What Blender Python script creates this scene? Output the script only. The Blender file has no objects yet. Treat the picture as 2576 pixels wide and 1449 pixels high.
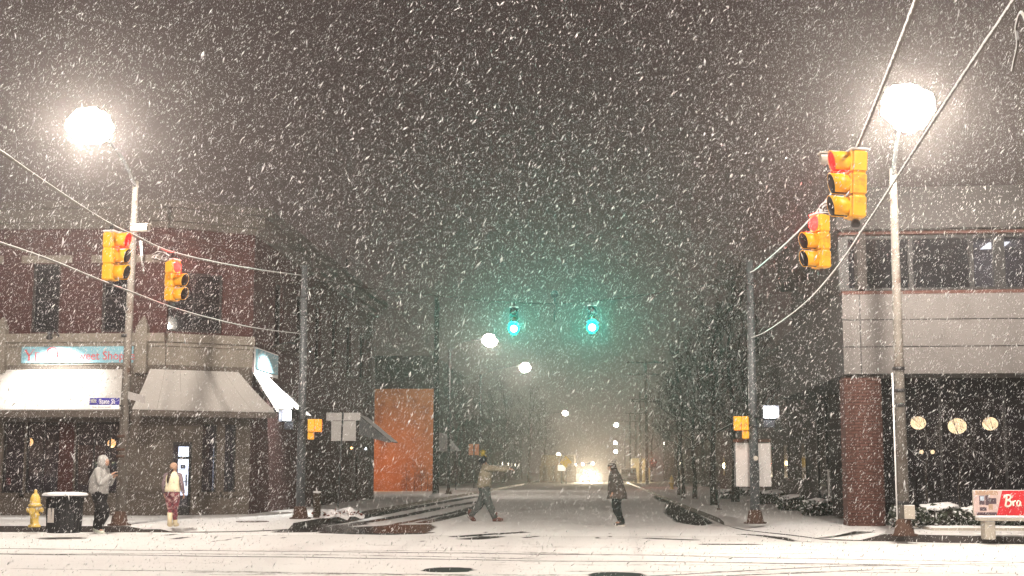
import bpy, bmesh, math, random
import numpy as np
from mathutils import Vector, Matrix, noise
random.seed(7); NR = np.random.default_rng(7)
S = bpy.context.scene; C = S.collection
rad = math.radians

# ------------------------------------------------------------------ camera, sky, exposure
FPX, CX, CY = 3606.0, 1288.0, 724.5            # focal length and centre in photograph pixels (2576 wide)
CAM_H, YAW, PITCH = 1.45, rad(3.4), math.atan(460.5/3606.0)
cam_d = bpy.data.cameras.new('camera'); cam = bpy.data.objects.new('camera', cam_d); C.objects.link(cam)
cam_d.sensor_width = 36.0; cam_d.lens = 36.0*FPX/2576.0
cam_d.clip_start = .05; cam_d.clip_end = 1500
cam.location = (0, 0, CAM_H); cam.rotation_euler = (math.pi/2+PITCH, 0, YAW)
S.camera = cam
CR = (Matrix.Rotation(YAW, 3, 'Z') @ Matrix.Rotation(math.pi/2+PITCH, 3, 'X'))
W = bpy.data.worlds.new('World'); S.world = W; W.use_nodes = True
bg = W.node_tree.nodes['Background']; bg.inputs[0].default_value = (.061, .043, .039, 1); bg.inputs[1].default_value = 1.0
S.view_settings.view_transform = 'Standard'; S.view_settings.look = 'None'
S.view_settings.exposure = 0.0; S.view_settings.gamma = 1.0; S.view_settings.use_curve_mapping = False
cy = S.cycles
cy.max_bounces = 4; cy.diffuse_bounces = 2; cy.glossy_bounces = 2; cy.transmission_bounces = 2
cy.transparent_max_bounces = 12; cy.volume_bounces = 0
cy.sample_clamp_indirect = 3.0; cy.sample_clamp_direct = 0.0
cy.caustics_reflective = False; cy.caustics_refractive = False
cy.use_denoising = True
try:
    cy.denoiser = 'OPENIMAGEDENOISE'; cy.denoising_input_passes = 'RGB_ALBEDO_NORMAL'; cy.denoising_prefilter = 'ACCURATE'
except Exception: pass
HAZE_DENSITY = .0011
STREET_WATTS = 3700
WARM = (1, .88, .76)

def ray(px, py):
    return (CR @ Vector(((px-CX)/FPX, -(py-CY)/FPX, -1))).normalized()
O = Vector((0, 0, CAM_H))
def G(px, py, z=0.0):                       # where the sight line meets the level z
    d = ray(px, py); t = (z-CAM_H)/d.z; return O + d*t
def PY(px, py, y):
    d = ray(px, py); return O + d*(y/d.y)
def PX(px, py, x):
    d = ray(px, py); return O + d*(x/d.x)
def PZD(px, py, dist):                      # at a distance along the level view direction
    d = ray(px, py); f = Vector((-math.sin(YAW), math.cos(YAW), 0)); return O + d*(dist/d.dot(f))
def C2W(cx, d):
    return Vector((cx*math.cos(YAW)-d*math.sin(YAW), d*math.cos(YAW)+cx*math.sin(YAW)))

class Fr:                                   # a wall frame from A to B (plan), n is outwards to the right of A->B
    def __init__(s, A, B):
        s.A = Vector((A[0], A[1])); s.B = Vector((B[0], B[1])); e = s.B-s.A
        s.L = e.length; s.e = e/s.L; s.n = Vector((s.e.y, -s.e.x))
    def p(s, u, z, n=0.0):
        q = s.A + s.e*u + s.n*n; return Vector((q.x, q.y, z))
    def at(s, px, py, n=0.0):               # pixel -> (u, z) on the wall plane pushed out by n
        d = ray(px, py); a = s.A + s.n*n; N = s.n
        t = (a-Vector((0, 0))).dot(N)/(d.x*N.x+d.y*N.y)
        q = O + d*t; w = Vector((q.x, q.y))-a
        return w.dot(s.e), q.z

# ------------------------------------------------------------------ mesh collecting
class MB:
    def __init__(s): s.v = []; s.f = []; s.sm = []
    def add(s, vs, fs, smooth=False):
        o = len(s.v); s.v += [tuple(v) for v in vs]
        s.f += [tuple(i+o for i in f) for f in fs]; s.sm += [smooth]*len(fs); return s
    def hexa(s, p):                          # 8 points: bottom ring 0-3, top ring 4-7
        return s.add(p, [(0,3,2,1),(4,5,6,7),(0,1,5,4),(1,2,6,5),(2,3,7,6),(3,0,4,7)])
    def box(s, a, b):
        (x0,y0,z0),(x1,y1,z1) = a, b
        return s.hexa([(x0,y0,z0),(x1,y0,z0),(x1,y1,z0),(x0,y1,z0),(x0,y0,z1),(x1,y0,z1),(x1,y1,z1),(x0,y1,z1)])
    def bbox(s, a, b, c=.02):                # chamfered box
        (x0,y0,z0),(x1,y1,z1) = a, b; rings = []
        for z, i in ((z0,c),(z0+c,0),(z1-c,0),(z1,c)):
            r = []
            for sx, sy in ((0,0),(1,0),(1,1),(0,1)):
                X0, X1, Y0, Y1 = x0+i, x1-i, y0+i, y1-i
                k = c if i == 0 else c*.6
                cx, cy_ = (X1 if sx else X0), (Y1 if sy else Y0); dx, dy = (-k if sx else k), (-k if sy else k)
                a1, a2 = (cx+dx, cy_, z), (cx, cy_+dy, z)
                r += [a2, a1] if (sx == sy) else [a1, a2]
            rings.append(r)
        return s.rings(rings, cap=True)
    def fbox(s, fr, u0, u1, z0, z1, n0, n1):
        P = [fr.p(u0,z0,n1), fr.p(u1,z0,n1), fr.p(u1,z0,n0), fr.p(u0,z0,n0)]
        Q = [fr.p(u0,z1,n1), fr.p(u1,z1,n1), fr.p(u1,z1,n0), fr.p(u0,z1,n0)]
        return s.hexa(P+Q)
    def rings(s, rs, cap=True, smooth=False, closed=True):
        n = len(rs[0]); vs = [v for r in rs for v in r]; fs = []
        for k in range(len(rs)-1):
            for i in range(n if closed else n-1):
                j = (i+1) % n; fs.append((k*n+i, k*n+j, (k+1)*n+j, (k+1)*n+i))
        s.add(vs, fs, smooth)
        if cap:
            o = len(s.v)-len(vs)
            s.f.append(tuple(o+i for i in reversed(range(n)))); s.f.append(tuple(o+(len(rs)-1)*n+i for i in range(n))); s.sm += [False, False]
        return s
    def tube(s, pts, r, n=8, smooth=True, cap=True):
        pts = [Vector(p) for p in pts]; rr = r if isinstance(r, (list, tuple)) else [r]*len(pts)
        up = Vector((0,0,1)); rs = []; prev = None
        for i, p in enumerate(pts):
            t = (pts[min(i+1,len(pts)-1)]-pts[max(i-1,0)])
            t = t.normalized() if t.length > 1e-9 else up
            if prev is None:
                a = t.cross(up) if abs(t.z) < .95 else t.cross(Vector((1,0,0)))
            else: a = prev - t*prev.dot(t)
            a.normalize(); prev = a; b = t.cross(a)
            rs.append([p+(a*math.cos(2*math.pi*k/n)+b*math.sin(2*math.pi*k/n))*rr[i] for k in range(n)])
        return s.rings(rs, cap, smooth)
    def lathe(s, prof, c=(0,0,0), n=20, smooth=True, sx=1, sy=1):
        rs = [[(c[0]+r*sx*math.cos(2*math.pi*k/n), c[1]+r*sy*math.sin(2*math.pi*k/n), c[2]+z) for k in range(n)] for r, z in prof]
        return s.rings(rs, True, smooth)
    def ball(s, c, r, n=10, m=7, sx=1, sy=1, sz=1):
        prof = [(max(1e-4, r*math.sin(math.pi*i/m)), -r*sz*math.cos(math.pi*i/m)) for i in range(m+1)]
        return s.lathe(prof, c, n, True, sx, sy)
    def prism(s, pts, h0, h1):               # polygon in xy, extruded in z
        n = len(pts)
        return s.rings([[(x,y,h0) for x,y in pts], [(x,y,h1) for x,y in pts]])
    def jitter(s, amp, sc=3.0):
        for i, v in enumerate(s.v):
            d = noise.noise_vector(Vector(v)*sc); s.v[i] = (v[0]+d.x*amp, v[1]+d.y*amp, v[2]+d.z*amp)
        return s
    def mesh(s, name, mat, off=(0,0,0)):
        me = bpy.data.meshes.new(name)
        me.from_pydata([(x-off[0], y-off[1], z-off[2]) for x,y,z in s.v], [], s.f)
        me.polygons.foreach_set('use_smooth', s.sm)
        if mat is not None: me.materials.append(mat)
        me.update(); return me
    def obj(s, name, mat, parent=None, off=None):
        o = bpy.data.objects.new(name, s.mesh(name, mat, off if off is not None else ROOT.get(parent.name if parent else None, (0,0,0))))
        C.objects.link(o)
        if parent: o.parent = parent; ROOT[o.name] = ROOT.get(parent.name, (0,0,0))
        return o
ROOT = {}
def link_mesh(name, me, parent=None, loc=None):
    o = bpy.data.objects.new(name, me); C.objects.link(o)
    if parent: o.parent = parent
    if loc is not None: o.location = loc
    return o
def thing(name, label, cat, loc=(0,0,0), rz=0.0, group=None, world=False):
    o = bpy.data.objects.new(name, None); C.objects.link(o); o.empty_display_size = .2
    o.location = loc; o.rotation_euler = (0,0,rz); o['label'] = label; o['category'] = cat
    if group: o['group'] = group
    if world: ROOT[o.name] = tuple(loc)       # parts are given in world coordinates
    return o
def tag(o, label=None, cat=None, group=None, kind=None):
    if label: o['label'] = label
    if cat: o['category'] = cat
    if group: o['group'] = group
    if kind: o['kind'] = kind
    return o
def copy_tree(o, parent=None, **kw):
    c = o.copy(); C.objects.link(c); c.parent = parent
    for ch in list(o.children): copy_tree(ch, c)
    for k, v in kw.items():
        if k == 'loc': c.location = v
        elif k == 'rz': c.rotation_euler = (0,0,v)
        elif k == 'scale': c.scale = v
        else: c[k] = v
    return c
def lamp(name, kind, watts, col, parent=None, loc=(0,0,0), size=.1, cone=160, blend=.3, aim=None):
    d = bpy.data.lights.new(name, kind); d.energy = watts; d.color = col; d.shadow_soft_size = size
    if kind == 'SPOT': d.spot_size = rad(cone); d.spot_blend = blend
    o = bpy.data.objects.new(name, d); C.objects.link(o); o.location = loc
    if parent:
        o.parent = parent; r = ROOT.get(parent.name, (0,0,0)); o.location = Vector(loc)-Vector(r)
    if aim is not None: o.rotation_euler = Vector(aim).to_track_quat('-Z', 'Y').to_euler()
    return o
def luminaire(o, boost=1.3, up=.45):
    """photometric curve of a road lantern: strongest well below the horizontal, weak above it"""
    d = o.data; d.use_nodes = True; nt = d.node_tree; em = nt.nodes['Emission']; tc = nt.nodes.new('ShaderNodeTexCoord')
    sp = nt.nodes.new('ShaderNodeSeparateXYZ'); nt.links.new(tc.outputs['Normal'], sp.inputs[0])
    cr = nt.nodes.new('ShaderNodeFloatCurve'); c = cr.mapping.curves[0]
    for x, y in ((.10,.5),(.25,.5),(.34,.85),(.44,.95),(.485,.70),(.53,up*.5)): c.points.new(x, y)
    c.points[0].location = (0,.5); c.points[-1].location = (1,up*.4); cr.mapping.update()
    z = nt.nodes.new('ShaderNodeMath'); z.operation = 'MULTIPLY_ADD'; z.inputs[1].default_value = .5; z.inputs[2].default_value = .5
    nt.links.new(sp.outputs[2], z.inputs[0]); nt.links.new(z.outputs[0], cr.inputs['Value'])
    m2 = nt.nodes.new('ShaderNodeMath'); m2.operation = 'MULTIPLY'; m2.inputs[1].default_value = 2*boost/1.3; nt.links.new(cr.outputs[0], m2.inputs[0]); nt.links.new(m2.outputs[0], em.inputs['Strength'])
def smooth_path(pts, n=6):
    pts = [Vector(p) for p in pts]; out = []
    for i in range(len(pts)-1):
        p0, p1, p2, p3 = pts[max(i-1,0)], pts[i], pts[i+1], pts[min(i+2,len(pts)-1)]
        for k in range(n):
            t = k/n
            out.append(.5*((2*p1)+(p2-p0)*t+(2*p0-5*p1+4*p2-p3)*t*t+(3*p1-p0-3*p2+p3)*t**3))
    out.append(pts[-1]); return out

# ------------------------------------------------------------------ materials
def nodes(name):
    m = bpy.data.materials.new(name); m.use_nodes = True
    nt = m.node_tree; return m, nt, nt.nodes, nt.links, nt.nodes['Principled BSDF']
def mathn(nt, op, a, b=None, clamp=False):
    n = nt.nodes.new('ShaderNodeMath'); n.operation = op; n.use_clamp = clamp
    for i, v in enumerate((a, b)):
        if v is None: continue
        if isinstance(v, (int, float)): n.inputs[i].default_value = v
        else: nt.links.new(v, n.inputs[i])
    return n.outputs[0]
def mixc(nt, fac, a, b, mode='MIX'):
    n = nt.nodes.new('ShaderNodeMix'); n.data_type = 'RGBA'; n.blend_type = mode
    for i, v in ((0, fac), (6, a), (7, b)):
        if isinstance(v, (int, float)): n.inputs[i].default_value = v
        elif isinstance(v, tuple): n.inputs[i].default_value = (*v[:3], 1)
        else: nt.links.new(v, n.inputs[i])
    return n.outputs[2]
def noisen(nt, scale, detail=4, vec=None, rough=.55):
    n = nt.nodes.new('ShaderNodeTexNoise'); n.inputs['Scale'].default_value = scale; n.inputs['Detail'].default_value = detail
    n.inputs['Roughness'].default_value = rough
    if vec is not None: nt.links.new(vec, n.inputs['Vector'])
    return n.outputs['Fac']
def objco(nt): return nt.nodes.new('ShaderNodeTexCoord').outputs['Object']
SNOW_COL = (.80, .80, .81)
def mat(name, col, rough=.7, var=.25, scale=6, bump=.15, snow=0.0, metal=0.0, wind=0.0, dirt=None, spec=.4):
    """base colour with grain; snow = how much settles on upward faces, wind = how much is plastered on the windward (west) side"""
    m, nt, N, L, b = nodes(name); co = objco(nt)
    n1 = noisen(nt, scale, 5, co); n2 = noisen(nt, scale*7, 3, co)
    v = mathn(nt, 'ADD', mathn(nt, 'MULTIPLY', n1, .65), mathn(nt, 'MULTIPLY', n2, .35))
    lo = tuple(c*(1-var) for c in col); hi = tuple(min(1, c*(1+var)) for c in col)
    mr = nt.nodes.new('ShaderNodeMapRange'); mr.inputs[1].default_value = .3; mr.inputs[2].default_value = .7; L.new(v, mr.inputs[0])
    c = mixc(nt, mr.outputs[0], lo, hi)
    if dirt:
        d = noisen(nt, dirt[1], 6, co, .7); mr2 = nt.nodes.new('ShaderNodeMapRange')
        mr2.inputs[1].default_value = dirt[2]; mr2.inputs[2].default_value = dirt[2]+.12; L.new(d, mr2.inputs[0])
        c = mixc(nt, mr2.outputs[0], c, dirt[0])
    ro = rough
    if snow or wind:
        g = nt.nodes.new('ShaderNodeNewGeometry'); sp = nt.nodes.new('ShaderNodeSeparateXYZ'); L.new(g.outputs['Normal'], sp.inputs[0])
        ns = noisen(nt, 14, 4, g.outputs['Position'])
        tot = None
        for val, k in ((sp.outputs[2], snow), (mathn(nt, 'MULTIPLY', sp.outputs[0], -1.0), wind)):
            if not k: continue
            s_ = mathn(nt, 'ADD', val, mathn(nt, 'MULTIPLY', mathn(nt, 'SUBTRACT', ns, .5), 1.2))
            r = nt.nodes.new('ShaderNodeMapRange'); r.inputs[1].default_value = 1.15-k; r.inputs[2].default_value = 1.35-k; L.new(s_, r.inputs[0])
            tot = r.outputs[0] if tot is None else mathn(nt, 'MAXIMUM', tot, r.outputs[0])
        c = mixc(nt, tot, c, SNOW_COL)
        ro = mathn(nt, 'ADD', mathn(nt, 'MULTIPLY', tot, .85-rough), rough)
    L.new(c, b.inputs['Base Color'])
    if isinstance(ro, float): b.inputs['Roughness'].default_value = ro
    else: L.new(ro, b.inputs['Roughness'])
    b.inputs['Metallic'].default_value = metal; b.inputs['Specular IOR Level'].default_value = spec
    if bump:
        bn = nt.nodes.new('ShaderNodeBump'); bn.inputs['Strength'].default_value = bump; bn.inputs['Distance'].default_value = .02
        L.new(v, bn.inputs['Height']); L.new(bn.outputs[0], b.inputs['Normal'])
    return m
def emit(name, col, strength, base=(.6,.6,.6)):
    m, nt, N, L, b = nodes(name); b.inputs['Base Color'].default_value = (*base, 1)
    b.inputs['Emission Color'].default_value = (*col, 1); b.inputs['Emission Strength'].default_value = strength
    n = noisen(nt, 20, 2, objco(nt)); L.new(mathn(nt, 'ADD', mathn(nt, 'MULTIPLY', n, strength*.3), strength*.85), b.inputs['Emission Strength'])
    m.cycles.emission_sampling = 'NONE'; return m
def clear_emit(name, col, strength):
    m, nt, N, L, b = nodes(name); N.remove(b); t = N.new('ShaderNodeBsdfTransparent'); e = N.new('ShaderNodeEmission'); e.inputs[0].default_value = (*col, 1)
    n = noisen(nt, 6, 2, objco(nt)); L.new(mathn(nt, 'ADD', mathn(nt, 'MULTIPLY', n, strength*.4), strength*.8), e.inputs[1])
    a = N.new('ShaderNodeAddShader'); L.new(t.outputs[0], a.inputs[0]); L.new(e.outputs[0], a.inputs[1]); L.new(a.outputs[0], N['Material Output'].inputs[0])
    m.cycles.emission_sampling = 'NONE'; return m
def brickmat(name, c1, c2, mortar, snow=.0):
    m, nt, N, L, b = nodes(name); g = nt.nodes.new('ShaderNodeNewGeometry')
    sp = nt.nodes.new('ShaderNodeSeparateXYZ'); L.new(g.outputs['Position'], sp.inputs[0])
    cb = nt.nodes.new('ShaderNodeCombineXYZ'); L.new(mathn(nt, 'ADD', sp.outputs[0], sp.outputs[1]), cb.inputs[0]); L.new(sp.outputs[2], cb.inputs[1])
    br = nt.nodes.new('ShaderNodeTexBrick'); L.new(cb.outputs[0], br.inputs['Vector']); br.inputs['Scale'].default_value = 1
    br.inputs['Brick Width'].default_value = .215; br.inputs['Row Height'].default_value = .075; br.inputs['Mortar Size'].default_value = .006
    for k, c in (('Color1', c1), ('Color2', c2), ('Mortar', mortar)): br.inputs[k].default_value = (*c, 1)
    n1 = noisen(nt, .7, 5, g.outputs['Position']); c = mixc(nt, mathn(nt, 'MULTIPLY', n1, .7), br.outputs['Color'], tuple(x*.45 for x in c1))
    L.new(c, b.inputs['Base Color']); b.inputs['Roughness'].default_value = .85
    bn = nt.nodes.new('ShaderNodeBump'); bn.inputs['Strength'].default_value = .5; bn.inputs['Distance'].default_value = .01
    bn.invert = True; L.new(br.outputs['Fac'], bn.inputs['Height']); L.new(bn.outputs[0], b.inputs['Normal']); return m
def glass(name, tint=(.5,.52,.55), trans=.7):
    m, nt, N, L, b = nodes(name); N.remove(b); out = N['Material Output']
    t = N.new('ShaderNodeBsdfTransparent'); t.inputs[0].default_value = (*tint, 1)
    g = N.new('ShaderNodeBsdfGlossy'); g.inputs['Roughness'].default_value = .05; g.inputs[0].default_value = (.9,.93,1,1)
    d = N.new('ShaderNodeBsdfDiffuse'); d.inputs[0].default_value = (.11,.10,.125,1)
    fr = N.new('ShaderNodeFresnel'); fr.inputs[0].default_value = 1.5
    dirty = noisen(nt, 3, 4, objco(nt))
    m1 = N.new('ShaderNodeMixShader'); L.new(mathn(nt, 'MULTIPLY', dirty, 2*(1-trans)), m1.inputs[0]); L.new(t.outputs[0], m1.inputs[1]); L.new(d.outputs[0], m1.inputs[2])
    m2 = N.new('ShaderNodeMixShader'); L.new(mathn(nt, 'ADD', fr.outputs[0], .02), m2.inputs[0]); L.new(m1.outputs[0], m2.inputs[1]); L.new(g.outputs[0], m2.inputs[2])
    L.new(m2.outputs[0], out.inputs[0]); return m

def snow_ground(name, bare_col=(.035,.034,.034), slush=True):
    m, nt, N, L, b = nodes(name); g = nt.nodes.new('ShaderNodeNewGeometry'); P = g.outputs['Position']
    at = nt.nodes.new('ShaderNodeAttribute'); at.attribute_name = 'bare'; sp = nt.nodes.new('ShaderNodeSeparateColor'); L.new(at.outputs['Color'], sp.inputs[0])
    n1 = noisen(nt, 2.2, 6, P, .65); n2 = noisen(nt, 14, 4, P, .6); n3 = noisen(nt, .35, 4, P)
    nn = mathn(nt, 'ADD', mathn(nt, 'MULTIPLY', n1, .6), mathn(nt, 'MULTIPLY', n2, .4))
    f = mathn(nt, 'ADD', sp.outputs[0], mathn(nt, 'MULTIPLY', mathn(nt, 'SUBTRACT', nn, .5), 1.1))
    r = nt.nodes.new('ShaderNodeMapRange'); r.inputs[1].default_value = .42; r.inputs[2].default_value = .62; L.new(f, r.inputs[0])
    sl = mathn(nt, 'MULTIPLY', sp.outputs[1], mathn(nt, 'ADD', mathn(nt, 'MULTIPLY', nn, .9), .25), clamp=True)
    snow = mixc(nt, n3, (.74,.735,.73), (.86,.86,.86)); grey = mixc(nt, n1, (.20,.19,.185), (.50,.485,.47))
    c = mixc(nt, sl, snow, grey); c = mixc(nt, r.outputs[0], c, bare_col); L.new(c, b.inputs['Base Color'])
    ro = mathn(nt, 'SUBTRACT', .85, mathn(nt, 'MULTIPLY', mathn(nt, 'MULTIPLY', r.outputs[0], sp.outputs[2]), .65)); L.new(ro, b.inputs['Roughness'])
    L.new(mathn(nt, 'ADD', mathn(nt, 'MULTIPLY', sp.outputs[2], .4), .06), b.inputs['Specular IOR Level'])
    bn = nt.nodes.new('ShaderNodeBump'); bn.inputs['Strength'].default_value = .7; bn.inputs['Distance'].default_value = .05
    h = mathn(nt, 'SUBTRACT', nn, mathn(nt, 'MULTIPLY', r.outputs[0], .5)); L.new(h, bn.inputs['Height']); L.new(bn.outputs[0], b.inputs['Normal'])
    return m

M = {}
M['road'] = snow_ground('snowy_road'); M['pave'] = snow_ground('snowy_pavement', (.10,.095,.09))
M['kerb'] = mat('kerb_concrete', (.045,.038,.036), .6, .3, 5, .3, snow=.75)
M['snow'] = mat('snow', (.80,.80,.81), .85, .06, 5, .4)
M['steel'] = mat('galvanised_steel', (.085,.09,.096), .5, .25, 5, .1, wind=.25, metal=.3)
M['pole_old'] = mat('weathered_pole', (.125,.113,.10), .75, .25, 4, .25, wind=.16, dirt=((.055,.030,.018), 2.3, .53))
M['rust'] = mat('rusted_iron', (.06,.032,.022), .85, .35, 9, .4, snow=.2)
M['dark_metal'] = mat('dark_metal', (.018,.018,.020), .5, .3, 10, .1)
M['black_pole'] = mat('dark_wood_pole', (.014,.012,.011), .85, .3, 6, .3, wind=.12)
M['yellow'] = mat('signal_yellow', (.80,.37,.012), .42, .12, 6, .05, snow=.40, dirt=((.40,.17,.02), 4, .56))
M['black'] = mat('black_plastic', (.012,.012,.013), .5, .3, 8, .05)
M['wire'] = mat('snowy_cable', (.10,.085,.075), .8, .3, 30, .2, snow=1.15, wind=.7)
M['wire_dark'] = mat('dark_cable', (.015,.014,.014), .7, .3, 30, .1)
M['lens_off_red'] = mat('red_lens_off', (.06,.004,.004), .25, .2, 30, .1); M['lens_off_amber'] = mat('amber_lens_off', (.10,.035,.002), .25, .2, 30, .1)
M['lens_off_green'] = mat('green_lens_off', (.004,.03,.02), .25, .2, 30, .1)
M['lens_red'] = emit('red_lens_lit', (1,.015,.012), 9, (.3,.01,.01)); M['lens_rim'] = emit('teal_glare_ring', (.0,1,.70), .95, (.01,.15,.11)); M['lens_green'] = emit('green_lens_lit', (.15,1,.72), 45, (.02,.3,.2))  # the weak teal emission is for the glare round the green lens
M['brick'] = brickmat('dark_red_brick', (.07,.018,.017), (.042,.012,.012), (.05,.036,.033))
M['pier_brick'] = mat('pier_brick', (.10,.046,.037), .85, .35, 3, .3, dirt=((.06,.03,.025), 2.2, .60))
M['mortar'] = mat('mortar', (.045,.03,.028), .9, .2, 20, .3)
M['stone'] = mat('tan_stone', (.185,.165,.14), .85, .2, 3, .3, snow=.5, dirt=((.10,.085,.07), 1.8, .60))
M['stone_dark'] = mat('brown_stone', (.095,.080,.068), .85, .25, 2.5, .3, dirt=((.06,.05,.042), 1.5, .58))
M['frame'] = mat('dark_window_frame', (.016,.016,.017), .5, .3, 8, .05)
M['dark_glass'] = mat('night_window_glass', (.010,.011,.014), .035, .4, .6, .004, spec=.07)
M['shop_glass'] = glass('shop_window_glass', (.62,.63,.68), .80); M['lobby_glass'] = glass('lobby_glass', (.5,.5,.52), .93)
M['canvas'] = mat('pale_awning_canvas', (.46,.44,.42), .85, .06, 1.2, .12, snow=.25)
M['canvas_trim'] = mat('awning_valance', (.10,.085,.075), .85, .3, 3, .2)
M['interior'] = mat('dim_interior_wall', (.22,.21,.22), .9, .3, .8, .1); M['interior_floor'] = mat('interior_floor', (.12,.10,.09), .8, .2, 2, .1)
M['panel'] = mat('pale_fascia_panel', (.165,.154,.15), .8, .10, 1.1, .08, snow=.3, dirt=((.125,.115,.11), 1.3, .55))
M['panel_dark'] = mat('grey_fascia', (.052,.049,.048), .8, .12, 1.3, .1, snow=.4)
M['orange_lit_wall'] = mat('stucco_wall', (.46,.215,.085), .9, .22, .9, .4, dirt=((.25,.11,.05), .6, .52))  # the sodium lamp's orange is painted into the wall's base colour
M['dark_building'] = mat('far_dark_wall', (.045,.040,.038), .9, .3, .6, .1); M['far_roof'] = mat('far_snowy_roof', (.05,.05,.05), .9, .3, 2, .1, snow=.8)
M['bark'] = mat('wet_bark', (.022,.017,.014), .9, .4, 12, .5, snow=.12)
M['twig'] = mat('wet_twigs', (.024,.019,.017), .9, .4, 12, .2, snow=.62)
M['leaf'] = mat('evergreen_leaf', (.040,.050,.034), .7, .5, 12, .1, snow=.5)
M['hydrant'] = mat('yellow_hydrant_paint', (.60,.42,.10), .5, .2, 8, .1, snow=.55, dirt=((.30,.16,.03), 6, .62))
M['bin'] = mat('dark_bin_plastic', (.020,.021,.024), .6, .35, 6, .15, snow=.3)
M['paper'] = mat('pale_notice', (.62,.58,.54), .8, .08, 6, .02); M['sign_back'] = mat('aluminium_sign_back', (.46,.44,.43), .55, .07, 4, .03, metal=.1)
M['sign_blue'] = mat('blue_street_sign', (.035,.03,.22), .5, .15, 6, .02); M['white_paint'] = mat('white_sign_paint', (.78,.78,.78), .6, .05, 6, .02)
M['sign_pale_blue'] = mat('pale_blue_shop_sign', (.20,.40,.48), .6, .08, 2, .03); M['sign_red'] = mat('red_sign_lettering', (.55,.07,.08), .6, .15, 5, .02)
M['grey_letters'] = mat('grey_sign_lettering', (.25,.25,.27), .7, .1, 5, .02)
M['wood_post'] = mat('brown_wood_post', (.05,.036,.026), .9, .3, 8, .3, snow=.5)
M['shingle'] = mat('grey_shed_panel', (.26,.265,.28), .8, .15, 3, .2)
M['concrete'] = mat('pale_concrete', (.42,.385,.33), .85, .15, 5, .3, snow=.75, dirt=((.16,.14,.11), 4, .62))
M['ad_red'] = mat('red_advert_print', (.55,.025,.035), .55, .10, 5, .02); M['ad_cream'] = mat('cream_lettering', (.80,.72,.62), .7, .05, 8, .02)
M['ad_tan'] = mat('tan_advert_print', (.42,.29,.21), .6, .3, 6, .02); M['ad_dark'] = mat('dark_advert_print', (.09,.06,.075), .6, .4, 8, .02); M['ad_pink'] = mat('pale_advert_print', (.55,.42,.40), .6, .2, 7, .02)
M['ad_blue'] = mat('pale_blue_print', (.42,.50,.60), .6, .1, 7, .02)
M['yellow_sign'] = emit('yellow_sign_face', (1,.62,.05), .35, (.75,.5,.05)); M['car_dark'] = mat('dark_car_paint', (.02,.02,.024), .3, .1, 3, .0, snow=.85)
M['tyre'] = mat('tyre_rubber', (.012,.012,.012), .9, .2, 20, .1); M['orange_lit_plate'] = mat('sodium_tinted_plate', (.62,.26,.14), .7, .06, 5, .02)  # orange of the sign back is sodium light put into its colour
E_lamp = clear_emit('street_lamp_lens', (1,.93,.80), 30); E_far = clear_emit('far_lamp_lens', (1,.92,.74), 15); E_warm = emit('warm_pendant', (1,.50,.15), 6)
E_globe = emit('lobby_globe', (1,.72,.38), 7); E_white = emit('cold_white_panel', (.86,.92,1), 7); E_walk = emit('white_walk_symbol', (.85,.88,1), 9)
E_hand = emit('orange_hand_symbol', (1,.16,.02), 5); E_ceiling = emit('office_ceiling_panel', (.95,.98,1), 5); E_goose = emit('spotlight_lens', (1,.98,.92), 40)
E_head = emit('headlight_lens', (1,.85,.55), 120); E_orange = emit('sodium_lens', (1,.42,.10), 20); E_bluish = emit('door_glow', (.5,.6,.8), .35)

# ------------------------------------------------------------------ ground
def seg_d(p, a, b):
    ab = b-a; t = max(0, min(1, (p-a).dot(ab)/max(ab.length_squared, 1e-9))); return (p-(a+ab*t)).length
def g2(px, py, z=0): q = G(px, py, z); return (q.x, q.y)
X0S, X1S = -7.7, 3.4
FL = G(755, 1305, .15); FR = G(1900, 1317, .15)
# features swept of snow: (kind, points, half width, strength)
TR = [([(0,1381),(860,1388.5),(1690,1398),(2576,1415)], .075, .62), ([(0,1393),(860,1404),(1690,1414),(2200,1420)], .075, .62),
      ([(0,1430),(900,1442),(1200,1449)], .07, .50), ([(1660,1448),(2120,1424),(2576,1419)], .07, .55), ([(1700,1453),(2300,1430)], .07, .55),
      ([(900,1372),(1500,1376),(2300,1388)], .22, .36), ([(1656,1413),(2100,1421)], .06, .45), ([(0,1410),(700,1418)], .12, .33),
      ([(1150,1350),(1225,1344),(1310,1340)], .16, .80), ([(1185,1356),(1240,1350)], .25, .75), ([(1500,1356),(1700,1350)], .15, .4),
      ([(840,1326),(1000,1300),(1100,1280),(1200,1262)], .22, .70), ([(980,1322),(1130,1292),(1235,1262)], .16, .62), ([(1060,1316),(1150,1296),(1190,1280)], .20, .78), ([(760,1337),(900,1318)], .3, .75),
      ([(715,1338),(850,1313),(1000,1284),(1200,1249)], .24, .95), ([(1870,1345),(1930,1349),(2010,1362)], .14, .80), ([(2010,1362),(2150,1366)], .1, .5), ([(1640,1355),(1740,1358)], .16, .85), ([(1780,1369),(1890,1370)], .16, .85),
      ([(1300,1449),(1340,1380),(1370,1330)], .5, .30), ([(1340,1449),(1420,1330)], .4, .26), ([(1900,1449),(1830,1390)], .35, .24)]
_r = random.Random(3)
for k in range(16):
    y0 = _r.uniform(1368,1448); x0 = _r.uniform(-200,1500); TR.append(([(x0,y0),(x0+_r.uniform(400,900),y0+_r.uniform(1,6)),(x0+_r.uniform(1000,1700),y0+_r.uniform(5,14))], _r.uniform(.06,.16), _r.uniform(.30,.46)))
ELL = [((1128,1433), 62, 5.5, .95), ((1552,1446), 70, 6.5, .95)]
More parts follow.
